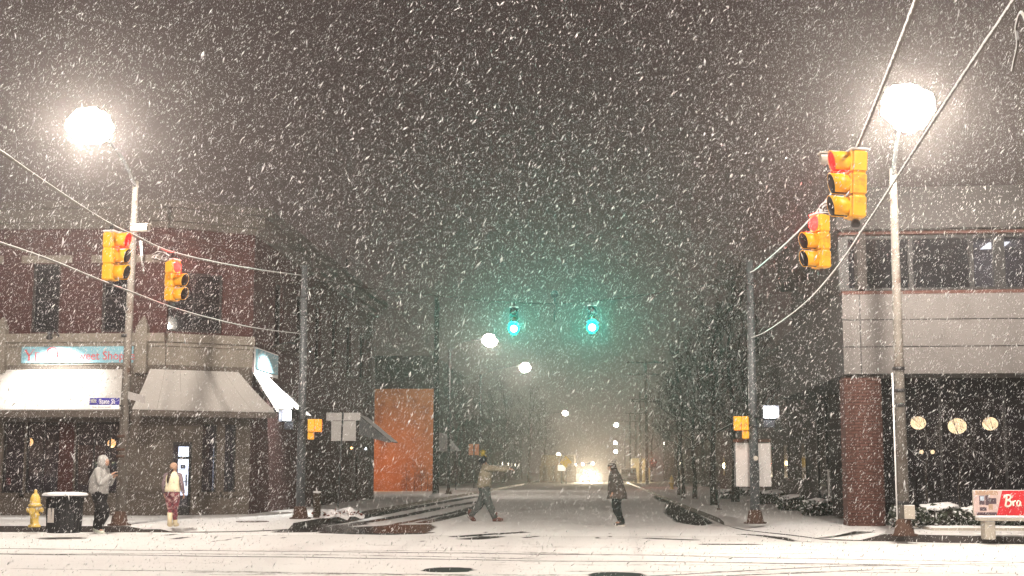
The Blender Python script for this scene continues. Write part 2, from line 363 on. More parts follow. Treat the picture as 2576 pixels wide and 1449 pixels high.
POLYS = [[(800,1334),(845,1326),(930,1324),(1020,1320),(1085,1318),(1100,1326),(1075,1344),(985,1346),(880,1345),(800,1341)],
         [(1668,1290),(1676,1262),(1706,1256),(1740,1280),(1799,1317),(1762,1325),(1700,1314)], [(1640,1250),(1664,1240),(1706,1256),(1690,1266),(1660,1262)],
         [(1600,1222),(1618,1219),(1640,1230),(1620,1233)]]
trw = [([Vector(g2(*q)) for q in smooth_path([(x,y,0) for x,y in pts], 3) for q in [(q[0], q[1])]], w, s+.06) for pts, w, s in TR]
ellw = []
for k in range(34):
    x0 = _r.choice([300+k*30, 1560-k*12, 440+k*4]); ELL.append(((x0+_r.uniform(-12,12), 1347+_r.uniform(-8,9)+(6 if k % 2 else 0)), 5, 1.6, .75))
for (ex, ey), hx, hy, s in ELL:
    a = Vector(g2(ex,ey)); ellw.append((a, abs(Vector(g2(ex+hx,ey))[0]-a.x), abs(Vector(g2(ex,ey-hy))[1]-a.y), s))
polw = [[Vector(g2(*q)) for q in p] for p in POLYS]
def inpoly(p, poly):
    c = False; n = len(poly)
    for i in range(n):
        a, b = poly[i], poly[(i+1) % n]
        if (a.y > p.y) != (b.y > p.y) and p.x < (b.x-a.x)*(p.y-a.y)/(b.y-a.y)+a.x: c = not c
    return c
trb = [(min(q.x for q in t[0])-1, max(q.x for q in t[0])+1, min(q.y for q in t[0])-1, max(q.y for q in t[0])+1) for t in trw]
def bare(x, y):
    p = Vector((x, y)); v = 0.0
    for (pts, w, s), b in zip(trw, trb):
        if b[0] < x < b[1] and b[2] < y < b[3]:
            d = min(seg_d(p, pts[i], pts[i+1]) for i in range(len(pts)-1))
            v = max(v, s*max(0, min(1, 1.6-d/w*.8)))
    for a, rx, ry, s in ellw:
        d = math.hypot((x-a.x)/rx, (y-a.y)/ry); v = max(v, s*max(0, min(1, (1.25-d)*3)))
    for poly in polw:
        d = min(seg_d(p, poly[i], poly[(i+1) % len(poly)]) for i in range(len(poly)))
        if d < 1.5 or inpoly(p, poly):
            d = -d if inpoly(p, poly) else d; v = max(v, .95*max(0, min(1, .5-d*2.2)))
    return v
def arange(*segs):
    out = []
    for a, b, st in segs: out += list(np.arange(a, b-1e-6, st))
    out.append(segs[-1][1]); return out
def sheet(name, xs, ys, z, m, fbare, fslush, fz=None):
    vs, fs, col = [], [], []
    nx, ny = len(xs), len(ys)
    for y in ys:
        for x in xs:
            vs.append((x, y, z+(fz(x, y) if fz else 0)))
            bv, sv = fbare(x, y), fslush(x, y); wet = 1.0 if 34 < y < 44 and X0S-1 < x < -2.4 and bv > .05 else 0.0; col += [bv, sv, wet, 1]
    for j in range(ny-1):
        for i in range(nx-1): k = j*nx+i; fs.append((k, k+1, k+nx+1, k+nx))
    me = bpy.data.meshes.new(name); me.from_pydata(vs, [], fs); me.materials.append(m)
    a = me.attributes.new('bare', 'FLOAT_COLOR', 'POINT'); a.data.foreach_set('color', np.array(col, dtype=np.float32))
    me.polygons.foreach_set('use_smooth', [True]*len(fs)); me.update()
    o = bpy.data.objects.new(name, me); C.objects.link(o); o['kind'] = 'structure'; return o
xs = arange((-90,-14,8), (-14,-8,.35), (-8,4,.14), (4,14,.35), (14,90,8))
ys = arange((-30,17,4), (17,27,.06), (27,36,.10), (36,60,.25), (60,110,1), (110,420,10))
def slush(x, y):
    if X0S-.5 < x < X1S+.5 and y > 33: return min(1, (y-33)/4)*.04
    return .12+.25*max(0, min(1, (y-26)/6))*(1 if y < 33 else 0)
sheet('road', xs, ys, 0, M['road'], lambda x, y: bare(x, y) if 17 < y < 110 and -15 < x < 15 else 0, slush, lambda x, y: .012*noise.noise(Vector((x*.5, y*.5, 0))))
ground = MB().add([(-600,-200,-.06),(600,-200,-.06),(600,900,-.06),(-600,900,-.06)], [(0,1,2,3)]).obj('ground', M['snow']); ground['kind'] = 'structure'

def arc(c, r, a0, a1, n): return [(c[0]+r*math.cos(rad(a0+(a1-a0)*i/n)), c[1]+r*math.sin(rad(a0+(a1-a0)*i/n))) for i in range(n+1)]
def pavement(name, bnd, heights, inner, m):
    """bnd: kerb line, inner side on its left or right given by inner polygon end; heights along it"""
    n = len(bnd); b = [Vector(p) for p in bnd]; nrm = []
    for i in range(n):
        t = (b[min(i+1,n-1)]-b[max(i-1,0)]).normalized(); nrm.append(Vector((-t.y, t.x)))
    r1 = [(p.x, p.y, h) for p, h in zip(b, heights)]
    r2 = [((p+q*1.2).x, (p+q*1.2).y, .15) for p, q in zip(b, nrm)]
    vs = r1+r2; fs = [(i, i+1, n+i+1, n+i) for i in range(n-1)]
    mb = MB().add(vs, fs, True); base = n
    poly = list(range(n, 2*n)); o = len(mb.v); mb.v += [(x,y,.15) for x,y in inner]; poly += list(range(o, o+len(inner)))
    mb.f.append(tuple(poly)); mb.sm.append(False)
    ob = mb.obj(name, m); ob['kind'] = 'structure'
    bm = bmesh.new(); bm.from_mesh(ob.data); bmesh.ops.recalc_face_normals(bm, faces=bm.faces)
    if sum(f.normal.z for f in bm.faces) < 0: bmesh.ops.reverse_faces(bm, faces=bm.faces)
    bmesh.ops.triangulate(bm, faces=[f for f in bm.faces if len(f.verts) > 4]); bm.to_mesh(ob.data); bm.free()
    me = ob.data; a = me.attributes.new('bare', 'FLOAT_COLOR', 'POINT')
    a.data.foreach_set('color', np.array([c for v in me.vertices for c in (0, .1 if v.co.y < 45 else .55, 0, 1)], dtype=np.float32))
    k = MB(); rr = [[(p.x-q.x*.004, p.y-q.y*.004, -.02), (p.x-q.x*.004, p.y-q.y*.004, h-.006), (p.x+q.x*.16, p.y+q.y*.16, max(h, h*.87+.0195)-.004), (p.x+q.x*.16, p.y+q.y*.16, -.02)] for p, q, h in zip(b, nrm, heights)]
    k.rings(rr); kb = k.obj('kerb', M['kerb']); kb['kind'] = 'structure'
    bm = bmesh.new(); bm.from_mesh(kb.data); bmesh.ops.recalc_face_normals(bm, faces=bm.faces); bm.to_mesh(kb.data); bm.free()
    return ob
LK = (g2(450,1338)[1]+g2(0,1340)[1])/2
lb = [(-90, LK+.2), (-30, LK), (-16, LK), (-11.2, LK)] + [(x, LK) for x in (-10.8,-10.4,-10.1)] + arc((-10.0, LK+2.3), 2.3, -90, 0, 9) + [(X0S,LK+3.2),(X0S,LK+4.5),(X0S,45),(X0S-.05,60),(X0S-.1,120),(X0S-.2,420)]
lh = []
for i, p in enumerate(lb):
    d = p[0]+p[1]-LK                       # grows along the corner
    h = .15
    if -10.9 < p[0] and p[1] < LK+2.2: h = .02
    if -10.2 > p[0] > -10.9: h = .08
    lh.append(h)
pavement('pavement', lb, lh, [(-90, 420)], M['pave'])
rk0, rk1 = g2(2190,1361), g2(2576,1369)
sl = (rk1[1]-rk0[1])/(rk1[0]-rk0[0]); RKE = rk0[1]
rb = [(X1S+.2,420),(X1S+.1,120),(X1S,60),(X1S,46),(X1S,41),(X1S,39.6)]
rb += [tuple(Vector(q)[:2]) for q in smooth_path([(X1S,39.4,0),(X1S+.25,36,0),(X1S+1.0,33.2,0),(rk0[0]-.9,RKE+.5,0)], 5)] + [(rk0[0]-.2,RKE+.06), (rk0[0]+.3, RKE), (rk1[0], rk1[1]), (30, RKE+sl*24), (90, RKE+sl*24)]
rh = [.15 if (p[1] > 40.5 or p[0] > rk0[0]) else (.02 if p[1] < 39.5 else .09) for p in rb]
pavement('pavement', rb, rh, [(90, 420)], M['pave'])
# swept bare spots on the left pavement (an iron cover)
cv = G(635, 1312, .155); MB().lathe([(.42,0),(.42,.012),(.38,.016)], (cv.x, cv.y, .150), 20).obj('manhole_cover', M['rust'])
tag(bpy.data.objects['manhole_cover'], 'bare dark iron cover in the snow of the corner pavement', 'manhole cover')

# ------------------------------------------------------------------ walls with openings
def wall_cells(fr, u0, u1, z0, z1, holes, n0, n1, mb=None):
    mb = mb or MB()
    us = sorted({u0, u1, *[h[0] for h in holes], *[h[1] for h in holes]}); zs = sorted({z0, z1, *[h[2] for h in holes], *[h[3] for h in holes]})
    us = [u for u in us if u0 <= u <= u1]; zs = [z for z in zs if z0 <= z <= z1]
    for i in range(len(us)-1):
        run = None
        for j in range(len(zs)-1):
            cu, cz = (us[i]+us[i+1])/2, (zs[j]+zs[j+1])/2
            solid = not any(h[0] < cu < h[1] and h[2] < cz < h[3] for h in holes)
            if solid: run = (run[0], zs[j+1]) if run else (zs[j], zs[j+1])
            if (not solid or j == len(zs)-2) and run:
                mb.fbox(fr, us[i], us[i+1], run[0], run[1], n0, n1); run = None
    return mb
def window(fr, u0, u1, z0, z1, parent, gm, fm, n=-.12, nu=1, nz=1, fw=.07, sill=None):
    f = MB()
    f.fbox(fr,u0,u0+fw,z0,z1,n-.05,n+.03).fbox(fr,u1-fw,u1,z0,z1,n-.05,n+.03).fbox(fr,u0+fw,u1-fw,z0,z0+fw,n-.05,n+.03).fbox(fr,u0+fw,u1-fw,z1-fw,z1,n-.05,n+.03)
    fo = f.obj('window_frame', fm, parent)
    gu, gz = (u1-u0-2*fw)/nu, (z1-z0-2*fw)/nz
    for i in range(1, nu): MB().fbox(fr,u0+fw+gu*i-fw*.35,u0+fw+gu*i+fw*.35,z0+fw,z1-fw,n-.045,n+.025).obj('mullion', fm, fo)
    for j in range(1, nz): MB().fbox(fr,u0+fw,u1-fw,z0+fw+gz*j-fw*.3,z0+fw+gz*j+fw*.3,n-.04,n+.02).obj('transom_bar', fm, fo)
    for i in range(nu):
        for j in range(nz): MB().fbox(fr,u0+fw+gu*i,u0+fw+gu*(i+1),z0+fw+gz*j,z0+fw+gz*(j+1),n-.02,n-.008).obj('pane', gm, fo)
    if sill is not None: MB().fbox(fr,u0-.1,u1+.1,z0-.12,z0-.003,-.1,.1).obj('sill', sill, parent)
    return fo
def text_mesh(s, size, name, m, parent, place, depth=.008):
    cu = bpy.data.curves.new('lettering', 'FONT'); cu.body = s; cu.size = size; cu.extrude = depth; cu.align_x = 'LEFT'; cu.resolution_u = 3
    t = bpy.data.objects.new('lettering_source', cu); C.objects.link(t); dg = bpy.context.evaluated_depsgraph_get()
    me = bpy.data.meshes.new_from_object(t.evaluated_get(dg)); bpy.data.objects.remove(t)
    r = Vector(ROOT.get(parent.name, (0,0,0)))
    for v in me.vertices: v.co = Vector(place(v.co.x, v.co.y, v.co.z)) - r
    me.materials.clear(); me.materials.append(m); me.name = name
    o = bpy.data.objects.new(name, me); C.objects.link(o); o.parent = parent; ROOT[o.name] = tuple(r); return o

# ------------------------------------------------------------------ the corner sweet shop (left)
F0 = Fr((-26, 42), (-12.85, 42)); F1 = Fr((-12.85, 42), (-10.6, 43.5)); F2 = Fr((-10.6, 43.5), (-10.6, 68))
shop = thing('corner_shop_building', 'two-storey dark red brick corner shop with pale awnings and stone bands', 'building', (-14, 50, .15), world=True)
def zf(fr, px, py, n=0): return fr.at(px, py, n)[1]
def uf(fr, px, n=0, py=1100): return fr.at(px, py, n)[0]
z_awt, z_awb = zf(F0,150,930), zf(F0,150,1030,1.3); z_sb, z_st = zf(F0,150,915), zf(F0,150,871); z_c0, z_c1 = zf(F0,150,862), zf(F0,150,838)
z_w0, z_w1 = zf(F0,100,836), zf(F0,100,664); z_l1 = zf(F0,100,643); z_k0, z_k1 = zf(F0,150,576), zf(F0,150,506,.5)
upw = [(uf(F0,65), uf(F0,136), z_w0, z_w1), (uf(F0,243), uf(F0,322), z_w0, z_w1), (uf(F0,-110), uf(F0,-40), z_w0, z_w1)]
wall_cells(F0, 0, F0.L, z_c1, z_k0, upw, -.35, 0).obj('brick_wall', M['brick'], shop)
for h in upw: window(F0, *h, shop, M['dark_glass'], M['frame'], nz=2); MB().fbox(F0,h[0]-.35,h[1]+.35,z_w1+.02,z_l1,-.05,.03).obj('lintel', M['stone'], shop)
MB().fbox(F0,uf(F0,340),uf(F0,392),z_w1+.02,z_l1,-.05,.03).obj('lintel', M['stone'], shop)
c1w = [(uf(F1,418,0,750), uf(F1,560,0,750), z_w0+.02, z_w1-.25)]
wall_cells(F1, 0, F1.L, z_c1, z_k0, c1w, -.35, 0).obj('brick_wall', M['brick'], shop)
window(F1, *c1w[0], shop, M['dark_glass'], M['frame'], nu=2, nz=2)
sdw = [(3+k*3.4, 4.1+k*3.4, z_w0, z_w1) for k in range(6)]; sdl = [(7.2, 8.4, 1.1, 3.0), (18.6, 19.7, .15, 2.35)]
wall_cells(F2, 0, F2.L, .1, z_k0, sdw+sdl, -.35, 0).obj('brick_wall', M['brick'], shop)
for h in sdw+sdl[:1]: window(F2, *h, shop, M['dark_glass'], M['frame'], nz=2, sill=M['stone_dark'])
MB().fbox(F2, sdl[1][0], sdl[1][1], .15, 2.35, -.12, -.06).obj('side_door', M['frame'], shop)
# heavy cornice, stone bands, frieze
cor = MB()
for fr in (F0, F1, F2):
    cor.fbox(fr, 0, fr.L, z_k0+.002, z_k0+.18, -.3, .12); cor.fbox(fr, 0, fr.L, z_k0+.182, z_k0+.55, -.3, .3); cor.fbox(fr, -.2, fr.L+.2, z_k0+.552, z_k1, -.3, .55)
cor.obj('cornice', mat('weathered_cornice', (.115,.103,.09), .85, .2, 2, .3, snow=.5), shop)
MB().prism([(-26,42.3),(-12.95,42.3),(-10.9,43.7),(-10.9,67.8),(-26,67.8)], z_k0-.3, z_k0+.05).obj('roof', M['far_roof'], shop)
MB().box((-26,67.65,.1),(-10.62,68,z_k0)).obj('rear_wall', M['brick'], shop)
for fr in (F0, F1):
    b = MB(); b.fbox(fr, 0, fr.L, z_c0, z_c1-.03, -.3, .22); b.fbox(fr, 0, fr.L, z_c0-.12, z_c0-.002, -.3, .12); b.obj('stone_band', M['stone'], shop)
    MB().fbox(fr, 0, fr.L, z_sb-.05, z_c0-.122, -.3, .05).obj('frieze', M['stone'], shop)
    MB().fbox(fr, 0, fr.L, z_awt-.35, z_sb-.052, -.3, .02).obj('blind_band', M['stone_dark'], shop)
for px in (8, 362):
    u = uf(F0, px, 0, 850); w = .17
    p = MB().fbox(F0, u-w, u+w, z_sb-.3, z_c1+.15, -.2, .27)
    t0 = z_c1+.152; t1 = zf(F0, 362, 795, .1)
    p.hexa([F0.p(u-w,t0,.27),F0.p(u+w,t0,.27),F0.p(u+w,t0,-.2),F0.p(u-w,t0,-.2),F0.p(u-.03,t1,.06),F0.p(u+.03,t1,.06),F0.p(u+.03,t1,0),F0.p(u-.03,t1,0)])
    p.obj('pinnacle', M['stone'], shop)
# shop front
z_g0, z_g1 = zf(F0,100,1240), zf(F0,100,1062)
holes0 = [(uf(F0,8), uf(F0,62), z_g0, z_g1), (uf(F0,66), uf(F0,150), z_g0, z_g1), (uf(F0,190), uf(F0,318), z_g0, z_g1), (uf(F0,-150), uf(F0,-20), z_g0, z_g1)]
wall_cells(F0, 0, F0.L, z_g0-.06, z_g1, holes0, -.3, 0).obj('front_pier', M['stone_dark'], shop)
MB().fbox(F0, uf(F0,152), uf(F0,188), z_g0-.1, z_g1-.01, -.1, .08).obj('brick_pier', M['brick'], shop)
MB().fbox(F0, 0, F0.L, .1, z_g0-.062, -.3, .06).obj('base_wall', M['stone_dark'], shop)
MB().fbox(F0, 0, F0.L, z_g1+.002, z_awt-.352, -.3, .03).obj('header_band', M['canvas_trim'], shop)
for h, nu in zip(holes0, (1,2,3,3)): window(F0, *h, shop, M['shop_glass'], M['frame'], nu=nu, fw=.06, sill=M['stone_dark'])
dz = zf(F1, 460, 1112); ud0, ud1 = uf(F1,436), uf(F1,484); us0, us1 = uf(F1,510), uf(F1,546); us2, us3 = uf(F1,566), uf(F1,594)
holes1 = [(ud0, ud1, .15, dz), (us0, us1, z_g0+.02, z_g1-.05), (us2, us3, z_g0+.02, z_g1-.05)]
MB().fbox(F1, us0+.03, us1-.03, z_g0+.4, z_g1-.1, -1.3, -1.28).obj('window_glow', emit('bluish_window_glow', (.42,.48,.75), .16), shop)  # added panel, glows faintly to give the narrow window its bluish tint
wall_cells(F1, 0, F1.L, .1, z_awt-.352, holes1, -.3, 0).obj('front_pier', M['stone_dark'], shop)
window(F1, *holes1[1], shop, M['shop_glass'], M['frame'], nz=2, fw=.05, sill=M['stone_dark']); window(F1, *holes1[2], shop, M['shop_glass'], M['frame'], fw=.05, nu=2, sill=M['stone_dark'])
dr = MB(); fwd = .06
dr.fbox(F1,ud0,ud0+fwd,.15,dz,-.12,-.06).fbox(F1,ud1-fwd,ud1,.15,dz,-.12,-.06).fbox(F1,ud0+fwd,ud1-fwd,.15,.4,-.12,-.06).fbox(F1,ud0+fwd,ud1-fwd,dz-.08,dz,-.12,-.06).fbox(F1,ud0+fwd,ud1-fwd,dz-.5,dz-.44,-.12,-.06)
do = dr.obj('shop_door', M['frame'], shop); MB().fbox(F1,ud0+fwd,ud1-fwd,.4,dz-.5,-.095,-.085).obj('pane', M['shop_glass'], do)
MB().fbox(F1,ud0+fwd,ud1-fwd,dz-.44,dz-.08,-.095,-.085).obj('pane', M['shop_glass'], do); MB().fbox(F1,ud1-.16,ud1-.12,1.0,1.35,-.06,-.02).obj('handle', M['steel'], do)
# rooms behind the glass
room = MB(); room.add([(-25.6,47,.2),(-11.0,47,.2),(-11.0,47,3.4),(-25.6,47,3.4)], [(0,1,2,3)]); room.add([(-25.6,42.35,3.4),(-13,42.4,3.4),(-11.0,43.8,3.4),(-11.0,47,3.4),(-25.6,47,3.4)], [(0,1,2,3,4)])
room.obj('shop_room', M['interior'], shop)
MB().add([(-25.6,42.35,.22),(-13,42.4,.22),(-11.0,43.8,.22),(-11.0,47,.22),(-25.6,47,.22)], [(0,1,2,3,4)]).obj('shop_floor', M['interior_floor'], shop)
for k in range(7):
    u = 2.2+k*1.75; q = F0.p(u, .22, -1.3-.3*(k % 2)); h_ = .8+.25*(k % 3)
    ds = MB().box((q.x-.5,q.y-.25,.22),(q.x+.5,q.y+.25,.22+h_)); ds.obj('display_table', M['stone_dark'], shop)
    it = MB()
    for j in range(5): it.lathe([(.07,0),(.08,.05),(.08,.18),(.04,.22)], (q.x-.4+j*.2,q.y,.22+h_), 8)
    it.obj('display_jars', M[('sign_red','ad_cream','sign_pale_blue')[k % 3]], shop)
    MB().box((q.x-.45,46.9,1.0),(q.x+.5,46.96,2.3+.2*(k % 2))).obj('wall_shelf', M[('concrete','ad_tan','sign_pale_blue')[k % 3]], shop)
# awnings
def awning(fr, ut0, ut1, ub0, ub1, zt, zb, proj, val, label, ends=True):
    a = thing('awning', label, 'awning', fr.p((ub0+ub1)/2, zb, proj), world=True)
    n = 12; mb = MB(); rs = []
    for k in range(n+1):
        t = k/n; r = []
        for q in range(7):
            s = q/6; sag = -.05*math.sin(math.pi*s)
            r.append(fr.p((ut0+(ut1-ut0)*t)*(1-s)+(ub0+(ub1-ub0)*t)*s, zt+(zb-zt)*s+sag, .06+(proj-.06)*s))
        rs.append(r)
    mb.rings(rs, False, True, False)
    lo = [[q-Vector((0,0,.025)) for q in r] for r in rs]; mb.rings([list(reversed(r)) for r in lo], False, True, False)
    mb.obj('canopy', M['canvas'], a)
    sm = MB()
    for k in (2,4,6,8,10): sm.tube([q+Vector((0,0,.006)) for q in rs[k]], .009, 5)
    sm.obj('seams', M['canvas'], a)['kind'] = 'stuff'
    e = MB()
    for r, w in ((rs[0], 0), (rs[-1], 1)):
        uu = ut0 if w == 0 else ut1; pts = r + [fr.p((ub0 if w == 0 else ub1), zb-.02, proj*.999), fr.p(uu, zb-.02, .03), fr.p(uu, zt, .03)]
        e.add(pts, [tuple(range(len(pts)))]); 
    e.obj('end_panel', M['canvas'], a)
    v = MB().fbox(fr, ub0, ub1, zb-val, zb-.03, proj-.03, proj-.005); v.obj('valance', M['canvas_trim'], a)
    f = MB().tube([fr.p(ub0,zb-.02,proj-.04), fr.p(ub1,zb-.02,proj-.04)], .02)
    for t in (0, .33, .66, 1): f.tube([fr.p(ut0+(ut1-ut0)*t,zt-.08,.03), fr.p(ub0+(ub1-ub0)*t,zb-.06,proj-.05)], .015, 6)
    f.obj('frame', M['dark_metal'], a); return a
awning(F0, uf(F0,-170,.1,930), uf(F0,322,.1,930), uf(F0,-190,1.3,1028), uf(F0,318,1.3,1028), z_awt, z_awb, 1.3, .22, 'pale shop awning under the pale blue sign, brightly lit by the spotlight above')
zt1 = zf(F1,480,932); zb1 = zf(F1,480,1031,1.05)
uR = uf(F1,716,1.05,1032); uL = uf(F1,332,1.05,1028)
awning(F1, uf(F1,378,.06,930), uf(F1,600,.06,932), uL, uf(F1,694,1.05,1032), zt1, zb1, 1.05, .2, 'pale corner awning over the shop door with its lit street end')
# return awning along the street side, lit white by its own spotlight
zt2 = zf(F2, 604, 930); 
def side_awn():
    a = thing('awning', 'small side awning at the shop corner glaring white under its spotlight', 'awning', F2.p(1,3.2,.6), world=True)
    p0, p1 = F1.p(uf(F1,600,.08,932), zt1, .08), F1.p(uf(F1,694,1.055,1032), zb1, 1.055)
    q0 = F2.p(1.9, zt1+.02, .06); q1 = F2.p(1.9, zb1-.02, 1.5)
    p0 = Vector((F2.A.x+.06, p0.y+.1, zt1)); rs = []
    for k in range(9):
        t = k/8; sg_ = Vector((0,0,-.05*math.sin(math.pi*t))); rs.append([p0.lerp(p1, t)+sg_, p0.lerp(p1, t).lerp(q0.lerp(q1, t), .5)+sg_, q0.lerp(q1, t)+sg_])
    mb = MB().rings(rs, False, True, False); mb.rings([[v-Vector((0,0,.03)) for v in reversed(r)] for r in rs], False, True, False)
    mb.obj('canopy', M['canvas'], a)
    MB().tube([p1-Vector((0,0,.02)), q1-Vector((0,0,.02))], .02).tube([q1-Vector((0,0,.02)), q0-Vector((0,0,.04))], .02).tube([p0+Vector((0,-.02,0)), p1+Vector((0,-.02,0))], .025).obj('frame', M['dark_metal'], a)
    return p0, p1, q0, q1
sa = side_awn()
# shop signs
def strokes(mb, fr, u, z, h, segs, n, dep=.012):
    """serif capitals from thick and thin strokes: each (x0,y0,x1,y1,width) in units of the letter height"""
    for x0,y0,x1,y1,w in segs:
        a, b = Vector((x0,y0)), Vector((x1,y1)); t = (b-a).normalized() if (b-a).length else Vector((1,0)); q = Vector((-t.y,t.x))*w/2
        P = [a-q, b-q, b+q, a+q]
        mb.hexa([fr.p(u+p.x*h, z+p.y*h, n) for p in P] + [fr.p(u+p.x*h, z+p.y*h, n+dep) for p in P])
LET = {'Y': [(.02,.98,.40,.45,.15),(.80,.98,.42,.45,.05),(.41,.02,.41,.48,.14),(-.06,.98,.2,.98,.04),(.66,.98,.92,.98,.04),(.28,.02,.54,.02,.04)],
       'E': [(.12,.02,.12,.98,.15),(.0,.98,.58,.98,.05),(.0,.02,.62,.02,.05),(.12,.52,.45,.52,.05),(.58,.98,.58,.80,.04),(.62,.02,.62,.22,.04),(.45,.60,.45,.44,.04)],
       'L': [(.12,.02,.12,.98,.15),(.0,.98,.26,.98,.05),(.0,.02,.58,.02,.05),(.58,.02,.58,.24,.04)],
       'O': []}
for k in range(20):
    a0, a1 = 2*math.pi*k/20, 2*math.pi*(k+1)/20; w = .05+.11*abs(math.cos((a0+a1)/2))
    LET['O'].append((.5+.44*math.cos(a0),.5+.5*math.sin(a0),.5+.44*math.cos(a1),.5+.5*math.sin(a1),w))
sg = thing('shop_sign', 'long pale blue shop sign with red lettering above the lit awning', 'sign', F0.p(uf(F0,180),z_sb,.05), world=True)
us_0, us_1 = uf(F0,80,.1,890), uf(F0,440,.1,890)
us_0 = uf(F0,54,.1,890)
MB().fbox(F0, us_0, uf(F0,335,.1,890), z_sb+.02, z_st-.02, .052, .10).obj('sign_board', M['sign_pale_blue'], sg)
lt = MB(); hb = z_st-z_sb
for ch, px, py0, k in (('Y',63,907,.62),('E',88,905,.46),('O',116,908,.74),('L',142,906,.50),('E',156,906,.50)):
    strokes(lt, F0, uf(F0,px,.1,890), zf(F0,px,907,.1), hb*k, LET[ch], .101)
lt.obj('lettering', M['sign_red'], sg)
uS = uf(F0,183,.1,890)
text_mesh('Sweet Shoppe', .36, 'lettering', M['sign_red'], sg, lambda x, y, z: F0.p(uS+x*.92, zf(F0,183,905,.1)+y, .103+z))
sg2 = thing('shop_sign', 'short pale blue sign panel on the street side of the corner, lit white', 'sign', F2.p(1,4.6,.05), world=True)
MB().fbox(F2, .35, 3.2, z_sb-.05, z_st+.05, .03, .10).obj('sign_board', M['sign_pale_blue'], sg2)
MB().fbox(F2, .25, 3.5, z_sb-.15, z_c0, 0, .028).obj('sign_backing', M['white_paint'], sg2)
text_mesh('Ye Ole', .42, 'lettering', M['sign_red'], sg2, lambda x, y, z: F2.p(.5+x*.75, z_sb+.05+y, .103+z))
# gooseneck spotlights
def gooseneck(p_wall, p_lamp, aim, watts, label, cone=95):
    g = thing('sign_spotlight', label, 'spotlight', p_wall, world=True)
    mid = (Vector(p_wall)+Vector(p_lamp))/2+Vector((0,0,.22))
    MB().tube(smooth_path([p_wall, mid, p_lamp], 6), .022, 8).obj('arm', M['dark_metal'], g)
    d = Vector(aim).normalized(); h = MB(); pl = Vector(p_lamp)
    h.tube([pl-d*.16, pl-d*.06, pl+d*.02], [.045,.07,.10], 12, cap=False); h.obj('shade', M['dark_metal'], g)
    MB().ball(pl-d*.04, .055, 10, 6).obj('bulb', E_goose, g)
    lamp('spot_light', 'SPOT', watts, (1,.97,.90), g, pl+d*.05, .04, cone, .5, d); return g
gu = uf(F0,145); gooseneck(F0.p(gu, z_c1-.12, .22), F0.p(gu, z_c0+.05, .95), F0.p(0,-1.0,-.42)-F0.p(0,0,0), 620, 'small gooseneck spotlight over the shop sign, shining down on the awning', 120)
gooseneck(F2.p(2.6, z_c1-.1, .02), F2.p(1.5, z_c0-.05, 1.5), F2.p(-.15,-1,-.55)-F2.p(0,0,0), 1500, 'spotlight on the street side of the shop corner above the small sign', 120)
# pendant lamps inside the shop, the drinks cooler
for px, py, nm in ((73,1112,'left'), (281,1115,'right')):
    q = PY(px, py, 43.6)
    pd = thing('pendant_lamp', 'warm glowing pendant lamp in the shop window above the %s' % ('trash bin and hydrant' if nm == 'left' else 'hooded person'), 'lamp', q, group='pendant lamps in the shop window', world=True)
    MB().tube([q+Vector((0,0,.1)), (q.x,q.y,3.35)], .008, 5).obj('cord', M['dark_metal'], pd); MB().ball(q, .13, 12, 8).obj('bulb', E_warm, pd)
    lamp('pendant_light', 'POINT', 60, (1,.55,.22), pd, q-Vector((0,0,.25)), .12)
q = F1.p((ud0+ud1)/2+.50, .2, -.95); ck = thing('drinks_cooler', 'tall lit white drinks cooler glowing inside the shop doorway', 'cooler', (q.x,q.y,.22), math.atan2(F1.e.y, F1.e.x))
h = dz-.28
MB().bbox((-.36,.03,0),(.36,.6,h), .02).obj('cabinet', M['frame'], ck); MB().box((-.32,-.005,h-.36),(.32,.025,h-.06)).obj('header_sign', E_white, ck)
MB().box((-.32,-.005,.5),(.32,.025,h-.44)).obj('glass_door', E_white, ck)
sh = MB()
for z in (.9, 1.25): sh.box((-.31,-.03,z),(.31,-.006,z+.025))
sh.box((-.25,-.03,1.3),(-.1,-.006,1.42)); sh.obj('shelf', M['black'], ck)
lamp('cooler_light', 'POINT', 40, (.85,.92,1), ck, (0,-.4,1.4), .2)
# street-side shed awning and door lamps near the rear corner
sp = thing('side_canopy', 'grey sloping side canopy on the far end of the brick wall', 'canopy', F2.p(13.8,2.6,.5), world=True)
a, b = PX(905,1046,-10.56), PX(978,1112,-9.15)
y0c, y1c = a.y, a.y+2.2
prof = [(-10.58, a.z), (-10.58, a.z-.75), (b.x, b.z-.02), (b.x, b.z+.06)]
m_ = MB(); prof_a = [(-10.58,a.z),(-10.58,a.z-.85),(b.x-.1,b.z-.02),(b.x,b.z)]
m_.add([(x,y0c,z) for x,z in prof_a]+[(x,y0c+.06,z) for x,z in prof_a], [(0,1,2,3),(7,6,5,4),(0,3,7,4),(1,0,4,5),(2,1,5,6),(3,2,6,7)]); m_.obj('end_panel', M['shingle'], sp)
MB().add([(-10.58,y0c+.06,a.z),(b.x,y0c+.06,b.z),(b.x,y1c,b.z),(-10.58,y1c,a.z),(-10.58,y0c+.06,a.z+.04),(b.x,y0c+.06,b.z+.04),(b.x,y1c,b.z+.04),(-10.58,y1c,a.z+.04)], [(0,3,2,1),(4,5,6,7),(0,1,5,4),(1,2,6,5),(2,3,7,6),(3,0,4,7)]).obj('roof_sheet', M['far_roof'], sp)
for px, py, mm, lb_ in ((884,1127,E_warm,'tiny warm door lamp on the brick side wall'), (920,1129,E_white,'tiny white door lamp below the grey side canopy')):
    q = PX(px,py,-10.5); o = thing('door_lamp', lb_, 'lamp', q, world=True); MB().ball(q,.05,8,6).obj('bulb', mm, o); MB().box((-10.6,q.y-.04,q.z-.05),(-10.53,q.y+.04,q.z+.09)).obj('mount', M['dark_metal'], o)
